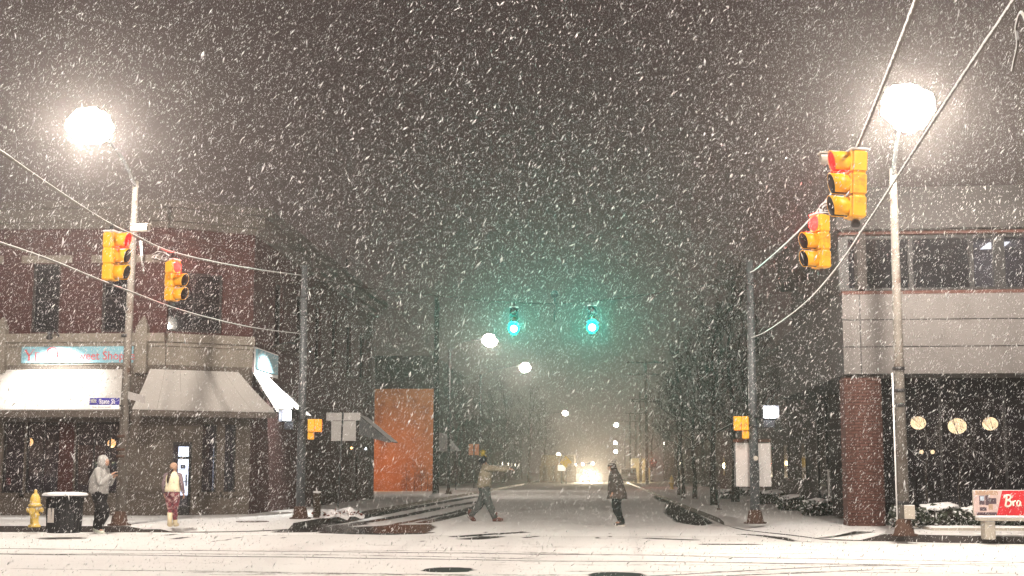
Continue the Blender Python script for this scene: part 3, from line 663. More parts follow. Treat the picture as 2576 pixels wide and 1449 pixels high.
# chimney-like vent and aerial on the roof edge
q = PX(872,690,-11.4); v = thing('roof_vent', 'thin dark vent pipe with a wide cap on the brick building roof', 'vent', (q.x,q.y,z_k0), world=True)
MB().tube([(q.x,q.y,z_k0-.1),(q.x,q.y,q.z+.7)], .05).obj('pipe', M['dark_metal'], v); MB().lathe([(.02,.0),(.22,.05),(.2,.18),(.02,.2)], (q.x,q.y,q.z-.1), 12).obj('cap', M['dark_metal'], v)

# ------------------------------------------------------------------ the low office building (right)
A0 = PY(2124, 940, 34.9); R0 = Fr((A0.x, 34.9), (A0.x+16, 34.9-.62)); R1 = Fr((A0.x, 47), (A0.x, 34.9))
off = thing('office_building', 'two-storey office building with pale panel fascia, dark glass and brick corner pier', 'building', (A0.x+5, 40, .15), world=True)
pz0, pz1 = zf(R0,2130,943), zf(R0,2130,739); jz = [pz0, zf(R0,2140,873), zf(R0,2140,805), pz1]; ju = [0, uf(R0,2165,0,850), 7.9, 16]
for i in range(3):
    for j in range(3):
        MB().bbox((0,0,0),(1,1,1),.001)
        o = MB().fbox(R0, ju[i]+(.015 if i else 0), ju[i+1]-.015, jz[j]+.012, jz[j+1]-.012, -.04, .0).obj('panel', M['panel'], off)
MB().fbox(R0, .02, 16, pz0+.02, pz1-.02, -.5, -.045).obj('fascia_backing', M['dark_metal'], off)
for k in range(3):
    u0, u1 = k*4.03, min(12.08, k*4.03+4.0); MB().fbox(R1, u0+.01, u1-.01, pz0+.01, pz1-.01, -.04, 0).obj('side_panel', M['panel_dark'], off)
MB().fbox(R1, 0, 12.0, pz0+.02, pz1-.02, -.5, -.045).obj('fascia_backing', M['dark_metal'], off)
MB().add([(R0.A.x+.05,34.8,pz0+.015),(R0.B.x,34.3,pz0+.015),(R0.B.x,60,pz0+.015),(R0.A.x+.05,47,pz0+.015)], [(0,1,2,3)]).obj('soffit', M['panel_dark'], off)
# upper storey
uz0, uz1 = pz1+.02, zf(R0,2400,588,-.3); tz1 = zf(R0,2400,470,0)
cap_ = MB().fbox(R0, 0, 16, pz1-.018, pz1+.06, -.5, .02); cap_.obj('fascia_cap', M['pier_brick'], off)
ups = [(0.2,1.7),(1.75,3.15),(3.2,3.74),(3.94,5.7),(5.75,7.6),(7.65,9.9),(9.95,12.3),(12.35,15.8)]
wall_cells(R0, 0, 16, uz0+.1, uz1, [(a+.03, b-.03, uz0+.16, uz1-.08) for a, b in ups], -.62, -.4).obj('mullion_wall', M['frame'], off)
for k, (a, b) in enumerate(ups): MB().fbox(R0, a+.03, b-.03, uz0+.16, uz1-.08, -.53, -.51).obj('pane', M['lobby_glass'] if k in (2,3) else M['dark_glass'], off)
MB().fbox(R0, 0, 16, uz1+.002, uz1+.08, -.6, -.2).obj('window_head', M['pier_brick'], off)
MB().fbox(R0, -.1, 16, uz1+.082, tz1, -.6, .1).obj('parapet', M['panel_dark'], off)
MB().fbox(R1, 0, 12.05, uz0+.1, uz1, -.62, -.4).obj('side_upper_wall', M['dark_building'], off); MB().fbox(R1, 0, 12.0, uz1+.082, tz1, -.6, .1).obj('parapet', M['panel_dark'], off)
rm = MB(); a, b = R0.p(2.6,uz0+.1,-5.5), R0.p(9.5,uz0+.1,-5.5)
rm.add([a,b,b+Vector((0,0,1.9)),a+Vector((0,0,1.9))], [(0,1,2,3)]); rm.obj('office_back_wall', M['interior'], off)
cz = uz1+.35; MB().add([R0.p(2.6,cz,-.65),R0.p(9.5,cz,-.65),R0.p(9.5,cz,-5.5),R0.p(2.6,cz,-5.5)], [(0,1,2,3)]).obj('office_ceiling', M['interior'], off)
def on_ceiling(px, py, z): return G(px, py, z)
qs = [on_ceiling(2464,629,cz-.03), on_ceiling(2522,624,cz-.03), on_ceiling(2540,610,cz-.03), on_ceiling(2487,612,cz-.03)]
qs = [Vector((p.x, min(p.y, 39.8), p.z)) for p in qs]
cl = thing('ceiling_light', 'bright white slanted light panel behind the upper office window', 'light', sum(qs, Vector())/4, world=True)
MB().add([*qs, *[p+Vector((0,0,.025)) for p in qs]], [(0,1,2,3),(7,6,5,4),(0,4,5,1),(1,5,6,2),(2,6,7,3),(3,7,4,0)]).obj('diffuser', E_ceiling, cl)
lamp('ceiling_glow', 'POINT', 45, (.95,.98,1), cl, sum(qs, Vector())/4-Vector((0,0,.3)), .3)
# brick corner pier, brick by brick
pu0, pu1 = uf(R0,2127,-.12,1100), uf(R0,2222,-.12,1100); core = MB().fbox(R0, pu0+.03, pu1-.03, .1, pz0-.002, -1.02, -.15).obj('pier_core', M['mortar'], off)
bl, bh = .2, .0645; me_full = None; rows = int((pz0-.16)/(bh+.0107)); NB = 0
def brick_mesh(l, nm):
    return MB().bbox((-l/2,-.05,-bh/2),(l/2,.0,bh/2), .004).mesh(nm, M['pier_brick'])
full = brick_mesh(.203, 'brick'); half = brick_mesh(.098, 'half_brick')
ang = math.atan2(R0.e.y, R0.e.x); rest = MB()
for j in range(rows):
    z = .155+bh/2+j*(bh+.0107); u = pu0; seq = []
    if j % 2: seq.append((half, .098)); u2 = pu0+.108
    else: u2 = pu0
    while u2+.203 < pu1+.002: seq.append((full, .203)); u2 += .213
    if u2+.098 < pu1+.02: seq.append((half, .098))
    for me_, l in seq:
        o = bpy.data.objects.new('brick', me_); C.objects.link(o); o.parent = off
        p = R0.p(u+l/2, z, -.12+random.uniform(-.004,.004)); o.location = p-Vector(ROOT[off.name]); o.rotation_euler = (0,0,ang); u += l+.010; NB += 1
    for n_ in np.arange(-1.0, -.16, .213):
        rest.fbox(R0, pu0, pu0+.03, z-bh/2, z+bh/2, n_+(.1 if j % 2 else 0), min(n_+.203+(.1 if j % 2 else 0), -.172))
        rest.fbox(R0, pu1-.03, pu1, z-bh/2, z+bh/2, n_+(.1 if j % 2 else 0), min(n_+.203+(.1 if j % 2 else 0), -.172))
tag(rest.obj('side_brickwork', M['pier_brick'], off), kind='stuff')
# dark glazed lobby set back under the fascia
gs = [pu1+.05+k*1.55 for k in range(10)]
for k in range(9):
    fo = MB().fbox(R0, gs[k]-.03, gs[k]+.03, .35, pz0-.002, -1.5, -1.4).obj('mullion', M['frame'], off)
    MB().fbox(R0, gs[k]+.03, gs[k+1]-.03, .35, pz0-.5, -1.46, -1.445).obj('pane', M['lobby_glass'], off)
MB().fbox(R0, pu1, 16, pz0-.5, pz0-.002, -1.49, -1.41).obj('transom_panel', M['dark_glass'], off); MB().fbox(R0, pu1, 16, .1, .348, -1.52, -1.38).obj('base_wall', M['stone_dark'], off)
gs2 = [.05+k*1.7 for k in range(7)]
for k in range(6):
    MB().fbox(R1, gs2[k], gs2[k]+.07, .35, pz0-.002, -1.2, -1.1).obj('mullion', M['frame'], off); MB().fbox(R1, gs2[k]+.07, gs2[k+1], .35, pz0-.002, -1.16, -1.14).obj('pane', M['dark_glass'], off)
    if k % 2: MB().fbox(R1, gs2[k]+.2, gs2[k]+.5, .4, 1.5, -1.135, -1.12).obj('pale_reflection', M['sign_back'], off)  # pale strip over the pane, painted in place of a reflection
MB().fbox(R1, 0, 12, .1, .348, -1.22, -1.08).obj('base_wall', M['stone_dark'], off)
lr = MB(); a, b = R0.p(0.4,.2,-6.5), R0.p(16,.2,-6.5); lr.add([a,b,b+Vector((0,0,3.4)),a+Vector((0,0,3.4))], [(0,1,2,3)]); lr.obj('lobby_back_wall', M['dark_building'], off)
MB().add([R0.p(.4,.2,-1.4),R0.p(16,.2,-1.4),R0.p(16,.2,-6.5),R0.p(.4,.2,-6.5)], [(0,1,2,3)]).obj('lobby_floor', M['interior_floor'], off)
for k, (px, py) in enumerate(((2310,1064),(2408,1072),(2491,1066))):
    q = PY(px, py, 37.6); g = thing('globe_lamp', ('first','middle','last')[k]+' warm globe lamp in the dark lobby, '+('beside the streaked pole','between two others behind bare twigs','above the advert bench')[k], 'lamp', q, group='globe lamps in the lobby', world=True)
    MB().tube([q+Vector((0,0,.1)), (q.x,q.y,pz0)], .012, 6).obj('stem', M['dark_metal'], g); MB().ball(q, .20 if k != 1 else .24, 14, 9, sz=.85).obj('globe', E_globe, g)
    lamp('globe_light', 'POINT', 14, (1,.76,.45), g, q-Vector((0,0,.35)), .2)
ct = PY(2328,1137,37.2)
for k in range(2):
    q = ct+Vector((.28*k-.1,0,0)); g = thing('counter_lamp', 'tiny warm lamp glowing low in the lobby, the %s of two' % ('left','right')[k], 'lamp', q, group='tiny lobby lamps', world=True); MB().ball(q,.055,8,6).obj('bulb', E_globe, g); MB().tube([q, (q.x,q.y,.2)], .01, 5).obj('stem', M['dark_metal'], g)

# ------------------------------------------------------------------ wires, signals, poles
def pole(name, label, cat, p, top, r0, r1, m, lean=(0,0), flange=True, n=14, extra=None):
    t = thing(name, label, cat, (p.x,p.y,p.z)); h = top
    MB().tube([(0,0,.0),(lean[0]*.5,lean[1]*.5,h*.5),(lean[0],lean[1],h)], [r0,(r0+r1)/2,r1], n).obj('shaft', m, t)
    if flange: MB().lathe([(r0*2.3,0),(r0*2.3,.03),(r0*1.7,.05),(r0*1.3,.30),(r0*1.02,.34)], (0,0,0), 14).obj('base', M['rust'], t)
    return t
def street_lamp(name, label, p, lampz, arm, watts, group=None, r0=.13, m=None, emis=None, col=WARM, lean=(0,0), scale=1.0, hide_low=False):
    """tall shaft, curved arm, cobra head with a drop lens swollen to show its glare"""
    t = pole(name, label, 'street lamp', p, lampz-.55-p.z, r0, r0*.6, m or M['steel'], lean)
    if group: t['group'] = group
    z = lampz-p.z; a = Vector((arm[0],arm[1],0)); d = a.normalized(); top = Vector((lean[0],lean[1],z-.7))
    fm_ = M['steel']
    MB().tube(smooth_path([top, top+a*.35+Vector((0,0,.5)), Vector((lean[0],lean[1],z+.02))+a*.85], 6), .04, 8).obj('arm', fm_, t)
    hc = Vector((lean[0],lean[1],z))+a; s_ = Vector((-d.y,d.x,0)); h = MB(); rs = []
    for u, w, zt, zb in ((-.42,.05,.06,.0),(-.25,.12,.12,-.02),(0,.17,.15,-.03),(.22,.14,.12,-.03),(.34,.05,.05,-.01)):
        c = hc+d*u*scale; rs.append([c+s_*w*scale*math.cos(q)+Vector((0,0,(zt if math.sin(q) > 0 else -zb)*math.sin(q)*scale)) for q in [2*math.pi*k/10 for k in range(10)]])
    h.rings(rs, True, True); h.obj('lamp_head', M['sign_back'], t)
    MB().ball(hc-Vector((0,0,.05*scale)), (.46 if scale == 1 else .25)*scale, 40, 26, sx=1.05, sy=1.05, sz=.88).jitter(.10 if scale == 1 else .04, 2.2).jitter(.06, 13).obj('lens', emis or E_lamp, t)  # lens ball enlarged and roughened to draw the lamp's glare
    luminaire(lamp('street_light', 'POINT', watts, col, t, hc-Vector((0,0,.17*scale)), .12)); return t
lp = G(300,1322,.15); ltop = PZD(225,310,31.2)
arm = (ltop.x-lp.x, ltop.y-lp.y)
LPT = street_lamp('street_lamp', 'stained grey street lamp pole beside the hooded person, glaring at its top', lp, ltop.z, (ltop.x-(lp.x+.12), ltop.y-lp.y), STREET_WATTS, r0=.122, m=M['pole_old'], lean=(.12,0))
rp = G(2275,1348,.15); rtop = PZD(2280,262,26.2)
RPT = street_lamp('street_lamp', 'rust streaked pale street lamp pole in front of the office fascia', rp, rtop.z, (rtop.x-(rp.x+.0), rtop.y-rp.y), STREET_WATTS, r0=.122, m=M['pole_old'], lean=(.02,0))
# bands and clamps on the two near poles
def bands(t, zs, r, m, hs=.07):
    for z in zs: MB().lathe([(r*1.02,0),(r*1.12,.005),(r*1.12,hs-.005),(r*1.02,hs)], (0,0,z), 14).obj('band', m, t)
bands(LPT, [1.62, 1.78, 2.1], .116, M['rust']); bands(LPT, [4.55, 5.2], .10, M['dark_metal']); bands(RPT, [.62,2.6,2.9,3.35], .114, M['dark_metal'])
MB().bbox((-.02,-.2,.34),(.19,-.13,.62), .01).obj('hand_hole_cover', M['concrete'], RPT)
MB().tube([(-.135,-.02,.02),(-.135,-.02,3.3)], .016, 8).obj('conduit', M['white_paint'], RPT)
# near corner lamps of the same junction, behind the view's edges
street_lamp('street_lamp', 'grey street lamp on the near corner left of the crossing', Vector((-9.4,9.0,.0)), 9.2, (1.6,2.2), STREET_WATTS*1.3)
street_lamp('street_lamp', 'grey street lamp on the near corner right of the crossing', Vector((8.2,8.0,.0)), 9.2, (-1.5,2.4), STREET_WATTS*1.3)

LA, LB = C2W(-5.50, -2.5), Vector((FL.x, FL.y)); PL = Fr(LA, LB); RA, RB = C2W(1.46, -3.0), Vector((FR.x, FR.y)); PR = Fr(RA, RB); PB = Fr((FL.x,FL.y), (FR.x,FR.y))
def wire(name, label, fr, px, r, m, ext=None, coarse=.25, grp=None):
    pts = [fr.p(*fr.at(x, y)) for x, y in px]
    path = smooth_path(pts, 14)
    if ext and ext[0]: path = [Vector(ext[0][0]).lerp(pts[0], k/20) for k in range(20)] + path
    rr = [r*(1+coarse*(noise.noise(p*9)+.3*random.uniform(-1,1))) for p in path]
    o = MB().tube(path, rr, 7).obj(name, m); tag(o, label, 'wire'); return o
fl_top = PL.at(757,690)[1]; fr_top = PR.at(1888,685)[1]
nl_top, nr_top = 6.3, 7.6
nlp, nrp = Vector((LA.x,LA.y,0)), Vector((RA.x,RA.y,0))
wire('span_wire', 'thick snow crusted span wire carrying the two left red signals', PL, [(-90,322),(0,380),(130,470),(265,557),(345,596),(420,630),(520,655),(640,677),(757,693)], .019, M['wire'], ([(LA.x,LA.y,nl_top)], []))
wire('tether_wire', 'snow crusted lower wire under the two left red signals', PL, [(-110,575),(0,610),(130,655),(265,710),(345,740),(430,772),(520,798),(640,825),(757,840)], .015, M['wire'], ([(LA.x,LA.y,5.0)], []))
wire('span_wire', 'dark sagging wire across the street holding the two green signals', PB, [(757,693),(850,713),(930,726),(1095,743),(1200,754),(1293,761),(1395,764),(1487,758),(1620,743),(1760,720),(1888,690)], .012, M['wire_dark'])
wire('span_wire', 'thick snow crusted span wire carrying the two right red signals', PR, [(2380,-200),(2305,0),(2235,180),(2165,350),(2120,445),(2062,526),(1980,610),(1905,675),(1888,685)], .019, M['wire'], ([(RA.x,RA.y,nr_top)], []))
wire('tether_wire', 'taut pale lower wire under the two right red signals', PR, [(2640,-140),(2550,0),(2380,255),(2190,548),(2092,690),(2010,775),(1925,835),(1888,850)], .012, M['wire'], ([(RA.x,RA.y,6.6)], []))
flt = pole('signal_pole', 'grey signal pole with walk signals in front of the brick shop', 'pole', FL, fl_top+.35-.15, .13, .085, M['steel'])
frt = pole('signal_pole', 'grey signal pole carrying two pale boards on the right corner', 'pole', FR, fr_top+.35-.15, .125, .085, M['steel'])
pole('signal_pole', 'grey signal pole on the near left corner holding the wires', 'pole', nlp, 6.6, .13, .09, M['steel']); pole('signal_pole', 'grey signal pole on the near right corner holding the wires', 'pole', nrp, 7.9, .13, .09, M['steel'])
for t, a in ((flt, 6.1), (frt, 6.0)): bands(t, [a, a-.5], .1, M['dark_metal'], .05)

# three-section traffic signal, facing local +x; origin at the top of the housing
HH = .69
def visor(z, r=.108, l=.20):
    mb = MB(); n = 14; rs = []
    for k in range(n+1):
        a = rad(-58+ (296)*k/n); y, zz = math.cos(a)*r, math.sin(a)*r
        ln = l*(.86+.14*math.sin(a))
        rs.append([(.085,y,z+zz),(.085+ln,y*1.02,z+zz*1.02),(.085+ln,y*.93,z+zz*.93),(.085,y*.9,z+zz*.9)])
    mb.rings(rs, True, True); return mb
def put_visor(z, face, dr, r=.108):
    o = visor(z, r).obj('visor', face, dr); o.data.materials.append(M['black'])
    for i, p in enumerate(o.data.polygons):
        if i % 4 == 2 and i < len(o.data.polygons)-2: p.material_index = 1
    return o
def signal(label, loc, rz, lit, hang, back=False, tilt=0, face=None, bare=False):
    face = face or M['yellow']
    t = thing('traffic_signal', label, 'traffic light', loc, rz, 'traffic signals hung over the junction')
    t.rotation_euler = (0, tilt, rz); s3 = HH/3
    hb = MB()
    for k in range(3): hb.bbox((-.075,-.115,-s3*(k+1)+.004),(.075,.115,-s3*k-.004), .018)
    hb.box((-.06,-.1,-HH+.01),(.06,.1,-.01)); hb.obj('housing', face, t)
    for k, nm in enumerate(('red','amber','green')):
        z = -s3*(k+.5); on = nm == lit; fm = face
        dr = MB().bbox((.076,-.108,z-s3*.46),(.092,.108,z+s3*.46), .006).obj('signal_door', fm, t)
        MB().lathe([(.001,.060),(.045,.052),(.08,.03),(.100,.0),(.100,-.01)], (0,0,0), 16).obj('lens', M['lens_'+nm] if on else M['lens_off_'+nm], dr)
        le = dr.children[0]; le.rotation_euler = (0, math.pi/2, 0); le.location = (.094,0,z)
        (None if bare and nm == 'red' else put_visor(z, fm, dr, .108) if not (on and lit == 'green') else put_visor(z, fm, dr, .185))
    if lit == 'green':
        cr = MB().lathe([(.09,.0),(.13,.02),(.175,.012),(.18,-.01),(.09,-.015)], (0,0,0), 24).obj('glare_disc', M['lens_rim'], t); cr.rotation_euler = (0, math.pi/2, 0); cr.location = (.105,0,-s3*2.5)  # added glowing disc, stands in for the halo round the lit green
    MB().tube([(0,0,-.01),(0,0,.06),(0,0,hang)], [.045,.028,.022], 8).obj('hanger', M['dark_metal'], t)
    MB().lathe([(.035,0),(.05,.02),(.05,.05),(.03,.08)], (0,0,-HH-.085), 10).obj('tether_clamp', M['dark_metal'], t)
    MB().bbox((-.08,-.12,-.002),(.10,.12,.02),.008).obj('snow_cap', M['snow'], t)
    if lit == 'red': lamp('red_glow', 'POINT', 90, (1,.0,.0), t, (.20,0,-s3*.5-.02), .03)
    if lit == 'green': lamp('lens_spill', 'POINT', .8, (.0,1,.66), t, (.24,0,-s3*2.5), .05)
    if lit == 'green': lamp('green_glow', 'SPOT', 1500, (.0,1,.76), t, (.22,0,-s3*2.5), .05, 112, .45, (1,0,.62))
    return t
def hangpt(fr, px, ptop, pwire):
    u, z = fr.at(px, ptop); return fr.p(u, z), fr.at(px, pwire)[1]-z
l1, h1 = hangpt(PL, 280, 585, 561); signal('yellow traffic signal on the left wire, nearest the shop sign, showing red', l1, rad(-7), 'red', h1)
l2, h2 = hangpt(PL, 434, 655, 632); signal('smaller yellow traffic signal beside the cable coil on the left wire, showing red', l2, rad(-18), 'red', h2, bare=True)
r1, h3 = hangpt(PR, 2156, 382, 368); signal('larger yellow traffic signal high on the right wire with a camera, showing red', r1, rad(180+8), 'red', h3, tilt=rad(-3))
r2, h4 = hangpt(PR, 2064, 541, 524); signal('lower yellow traffic signal on the right wire below the cable coil, red', r2, rad(180+22), 'red', h4, bare=True)
sg_top = 776
for px, py, nm in ((1293,774,'left green signal glowing over the street beside the far street lamp'), (1489,770,'right green signal glowing over the street beyond the hanging sign bracket')):
    p, h_ = hangpt(PB, px, py, 760); signal(nm, p, rad(-90)+.02, 'green', h_, face=M['dark_metal'])
# bracket ball between them
q = PB.p(*PB.at(1395,740)); bt = thing('detector_bracket', 'small dark round detector on the wire between the green signals', 'detector', q)
MB().ball((0,0,0), .10, 12, 8).obj('detector', M['dark_metal'], bt); MB().tube([(0,0,0),(0,0,-.75)], .02, 6).obj('rod', M['dark_metal'], bt)
# coils of cable
def coil(label, c, r, name='cable_coil'):
    mb = MB()
    for k in range(4):
        ph = random.uniform(0,6); c2 = Vector(c)+Vector((random.uniform(-.02,.02),random.uniform(-.03,.03),random.uniform(-.03,.03)))
        mb.tube([c2+Vector((r*(1+.12*k)*math.cos(a), .06*math.sin(a*2+ph), r*.62*math.sin(a)+.1*r*math.cos(a*2+ph))) for a in [2*math.pi*i/20 for i in range(21)]], .010, 6)
    return tag(mb.obj(name, M['wire']), label, 'cable')
coil('loose loops of pale cable by the smaller left signal', PL.p(*PL.at(408,645)), .10); coil('loose loops of pale cable between the two right signals', PR.p(*PR.at(2085,522)), .09)
# hanging cable at the very edge, top right
q = [PR.p(*PR.at(x,y)) for x,y in ((2600,10),(2568,30),(2556,70),(2560,110),(2550,160),(2546,178))]; q = [Vector((q[0].x,q[0].y,5.9)), Vector((q[0].x,q[0].y,5.4))] + q; tag(MB().tube(smooth_path(q,5), .008, 6).obj('hanging_cable', M['wire']), 'curl of pale cable hanging at the top right edge above the office', 'cable')
# detection cameras
def det_camera(label, loc, rz, l, bracket):
    t = thing('detection_camera', label, 'camera', loc, rz); r = l*.2
    MB().tube([(-l/2,0,0),(-l*.3,0,0),(l*.35,0,0),(l*.5,0,0)], [r*.7,r,r,r*.98], 14, cap=False).tube([(-l*.505,0,0),(-l*.49,0,0)], [r*.6,r*.7], 14).obj('body', M['concrete'], t)
    MB().tube([(l*.36,0,0),(l*.37,0,0)], r*.9, 14).obj('lens', M['black'], t)
    MB().box((-l*.45,-r*1.1,r*.9),(l*.55,r*1.1,r*1.15)).obj('hood', M['concrete'], t); MB().tube(bracket, .02, 8).obj('bracket', M['dark_metal'], t); return t
q = PZD(352,575,33.6); pr = lp.x+.1-q.x
dc = det_camera('pale tube camera bracketed to the left street lamp pole', q, rad(-12), .46, [(0,0,-.08),(0,0,-.28),(pr,lp.y-q.y,-.32)])
MB().tube(smooth_path([(0,.02,-.28),(.06,.02,-.7),(.12,.05,-1.08)],4), .018, 6).tube([(.04,.02,-.3),(.10,.02,-1.0)], .012, 6).obj('cable', M['wire'], dc)
q = PZD(2098,400,15.3); det_camera('pale tube camera behind the larger right traffic signal', q, rad(184), .30, [(0,0,-.05),(-.15,0,-.1),(-.32,0,.0)])

# pedestrian signals
def ped(label, loc, rz, em, watts, col, vis=True):
    t = thing('walk_signal', label, 'walk signal', loc, rz); H = .62
    hb = MB().bbox((-.10,-.21,-.02),(.09,.21,H*.55), .02).bbox((-.10,-.16,-H*.36),(.07,.16,-.024), .02); hb.obj('housing', M['yellow'] if vis else M['dark_metal'], t)
    MB().box((.091,-.18,.03),(.097,.18,H*.5)).obj('display', em, t)
    v = MB().box((.092,-.212,H*.52),(.27,.212,H*.545)).box((.092,-.212,.0),(.27,-.196,H*.519)).box((.092,.196,.0),(.27,.212,H*.519)); v.obj('visor', M['yellow'] if vis else M['dark_metal'], t)
    MB().tube([(-.1,0,.1),(-.34,0,.1)], .025, 8).tube([(-.1,0,.4),(-.34,0,.3)], .025, 8).obj('bracket', M['dark_metal'], t)
    lamp('display_light', 'POINT', watts, col, t, (.2,0,.15), .08); return t
def at_pole(px, py, P, off): q = PZD(px, py, P.y-.0); return q
q = PZD(768,1085,FL.y*1.0); ped('yellow walk signal with a red hand on the pole in front of the shop', (FL.x+.30,FL.y-.12,q.z), rad(8), E_hand, 5, (1,.15,.03))
q = PZD(725,1060,FL.y); ped('white lit walk signal on the shop-side pole, left of the yellow one', (FL.x-.28,FL.y-.20,q.z), rad(-112), E_walk, 30, (.85,.9,1), False)
q = PZD(1880,1083,FR.y); ped('yellow walk signal with a red hand above the pale boards', (FR.x-.22,FR.y-.12,q.z), rad(172), E_hand, 5, (1,.15,.03))
q = PZD(1930,1056,FR.y); ped('white lit walk signal on the right corner pole above the boards', (FR.x+.36,FR.y-.16,q.z), rad(-80), E_walk, 30, (.85,.9,1), False)
# pale boards on the right corner pole
zb0, zb1 = PZD(1890,1224,FR.y).z, PZD(1890,1110,FR.y).z
bd = thing('notice_board', 'pair of pale boards in a frame behind the right corner pole', 'sign', (FR.x,FR.y,zb0))
H = zb1-zb0
for x0, x1 in ((-.44,-.07),(.12,.44)):
    p = MB().bbox((x0,.16,0),(x1,.20,H-.04), .006).obj('board', M['sign_back'], bd); MB().box((x0-.03,.205,-.01),(x0-.002,.24,H)).obj('edge_strip', M['steel'], p)
MB().box((-.5,.10,H-.03),(.44,.24,H+.05)).obj('top_rail', M['rust'], bd); MB().tube([(.03,-.14,H*.62),(.03,-.17,H*.62)], .06, 12).obj('push_button', M['concrete'], bd); MB().bbox((-.05,-.17,.1),(.11,-.10,H*.5), .01).obj('control_box', M['dark_metal'], bd)
# street name sign on the left pole
s0, s1 = PZD(225,1012,lp.y-.2), PZD(302,1012,lp.y-.2)
sn = thing('street_name_sign', 'blue street name plate above a white strip on the left lamp pole', 'sign', (s1.x,s1.y,s0.z), world=True)
zt_, zm_, zb_ = PZD(260,1001,lp.y-.2).z, PZD(260,1019,lp.y-.2).z, PZD(260,1029,lp.y-.2).z
MB().bbox((s0.x,s0.y-.012,zm_+.002),(s1.x,s0.y+.012,zt_), .008).obj('name_plate', M['sign_blue'], sn); MB().box((s0.x+.03,s0.y-.01,zb_),(s1.x,s0.y+.01,zm_-.002)).obj('lower_plate', M['white_paint'], sn)
text_mesh('State St', .155, 'lettering', M['white_paint'], sn, lambda x, y, z: (s0.x+.24+x*.80, s0.y-.016-z*.3, zm_+.035+y)); text_mesh('Erie Downtown', .075, 'lettering', M['grey_letters'], sn, lambda x, y, z: (s0.x+.08+x*.95, s0.y-.014-z*.3, zb_+.025+y))
MB().box((s0.x+.04,s0.y-.018,zm_+.05),(s0.x+.17,s0.y-.013,zt_-.03)).obj('emblem', M['grey_letters'], sn); MB().tube([(s1.x-.03,s0.y,zm_),(lp.x,lp.y-.05,zm_)], .02, 6).obj('bracket', M['dark_metal'], sn)
q0, q1 = PZD(322,995,lp.y-.1), PZD(341,1003,lp.y-.1)
s2 = thing('street_name_sign', 'small grey street plate edge-on to the right of the left lamp pole', 'sign', (q0.x,q0.y,q0.z), world=True)
MB().hexa([(q0.x,q0.y,q0.z-.08),(q1.x,q1.y+.7,q1.z-.08),(q1.x,q1.y+.72,q1.z-.08),(q0.x,q0.y+.03,q0.z-.08),(q0.x,q0.y,q0.z+.1),(q1.x,q1.y+.7,q1.z+.1),(q1.x,q1.y+.72,q1.z+.1),(q0.x,q0.y+.03,q0.z+.1)]).obj('name_plate', M['sign_back'], s2)
# sign backs
def sign_back(label, base, plates, m, lean=0, r=.03):
    t = thing('road_sign', label, 'sign', base, world=True); top = max(p[3] for p in plates)
    MB().tube([base, (base.x+lean, base.y, top)], r, 8).obj('post', M['steel'], t)
    for x0,z0,x1,z1 in plates: MB().bbox((x0,base.y+.03,z0),(x1,base.y+.045,z1), .004).obj('plate', m, t)
    return t
b = G(850,1277,.15); y = b.y; f_ = lambda px, py: PY(px,py,y)
sign_back('grey backs of a wide and a square road sign on one post', b, [(f_(820,1075).x,f_(850,1058).z,f_(906,1075).x,f_(850,1038).z),(f_(833,1075).x,f_(850,1109).z,f_(895,1075).x,f_(850,1059).z)], M['sign_back'], f_(862,1075).x-b.x)
b = G(1192,1228,.15); y = b.y
sign_back('orange lit back of a square road sign beyond the dark pole', b, [(f_(1179,1130).x,f_(1190,1145).z,f_(1208,1130).x,f_(1190,1117).z)], M['orange_lit_plate'], 0, .05)
b = G(1808,1282,.15); y = b.y
t = thing('marker_post', 'thin pale marker post in the snow on the right pavement', 'post', b, world=True); MB().tube([b, (b.x+.02,b.y,f_(1805,1215).z)], .025, 8).obj('post', M['steel'], t); MB().lathe([(.1,0),(.1,.03),(.03,.06)], (b.x,b.y,.15), 10).obj('foot', M['rust'], t)
# dark utility pole by the orange wall; short wooden post; planting under snow
b = G(1096,1249,.15); tz = PY(1095,742,b.y).z
up = pole('utility_pole', 'tall dark utility pole in front of the orange lit wall', 'pole', b, tz-.15, .17, .12, M['black_pole'], flange=False); MB().lathe([(.5,0),(.42,.1),(.2,.16),(.1,.17)], (.15,-.1,0), 12).jitter(.04,4).obj('snow_drift', M['snow'], up)
b = G(797,1302,.15); wp = thing('wooden_post', 'short brown wooden post between the signal pole and road sign', 'post', b, world=True); MB().bbox((b.x-.09,b.y-.09,.1),(b.x+.09,b.y+.09,PY(797,1240,b.y).z), .012).obj('post', M['wood_post'], wp); MB().bbox((b.x-.1,b.y-.1,PY(797,1240,b.y).z),(b.x+.1,b.y+.1,PY(797,1240,b.y).z+.05), .02).obj('snow_cap', M['snow'], wp)
for px, py, w, hh, lb_ in ((826,1301,.42,.22,'snow covered low planting beside the wooden post'), (874,1299,.36,.26,'snow covered bush at the kerb right of the road sign post')):
    b = G(px,py,.15); t = thing('snowy_bush', lb_, 'bush', b, group='bushes under snow at the left kerb'); mb = MB().lathe([(1.25*w,-.01),(1.05*w,hh*.25),(.7*w,hh*.55),(.35*w,hh*.9),(.12*w,hh*1.05),(.01,hh*1.07)], (0,0,0), 22, True, 1.1, .9); mb.jitter(.13,3.1); mb.jitter(.03,11); mb.obj('snow_cover', M['snow'], t)
    lf = MB()
    for k in range(90):
        a = random.uniform(0,6.28); r = w*random.uniform(.75,1.02); z = random.uniform(-.02,.12)+.02; c = Vector((r*math.cos(a), r*math.sin(a), max(.02,z)))
        d1, d2 = Vector(NR.normal(0,.05,3)), Vector(NR.normal(0,.05,3)); lf.add([c,c+d1,c+d1+d2,c+d2], [(0,1,2,3)])
    lf.obj('foliage', mat('red_brown_stems', (.12,.035,.022), .8, .4, 6, .2), t)

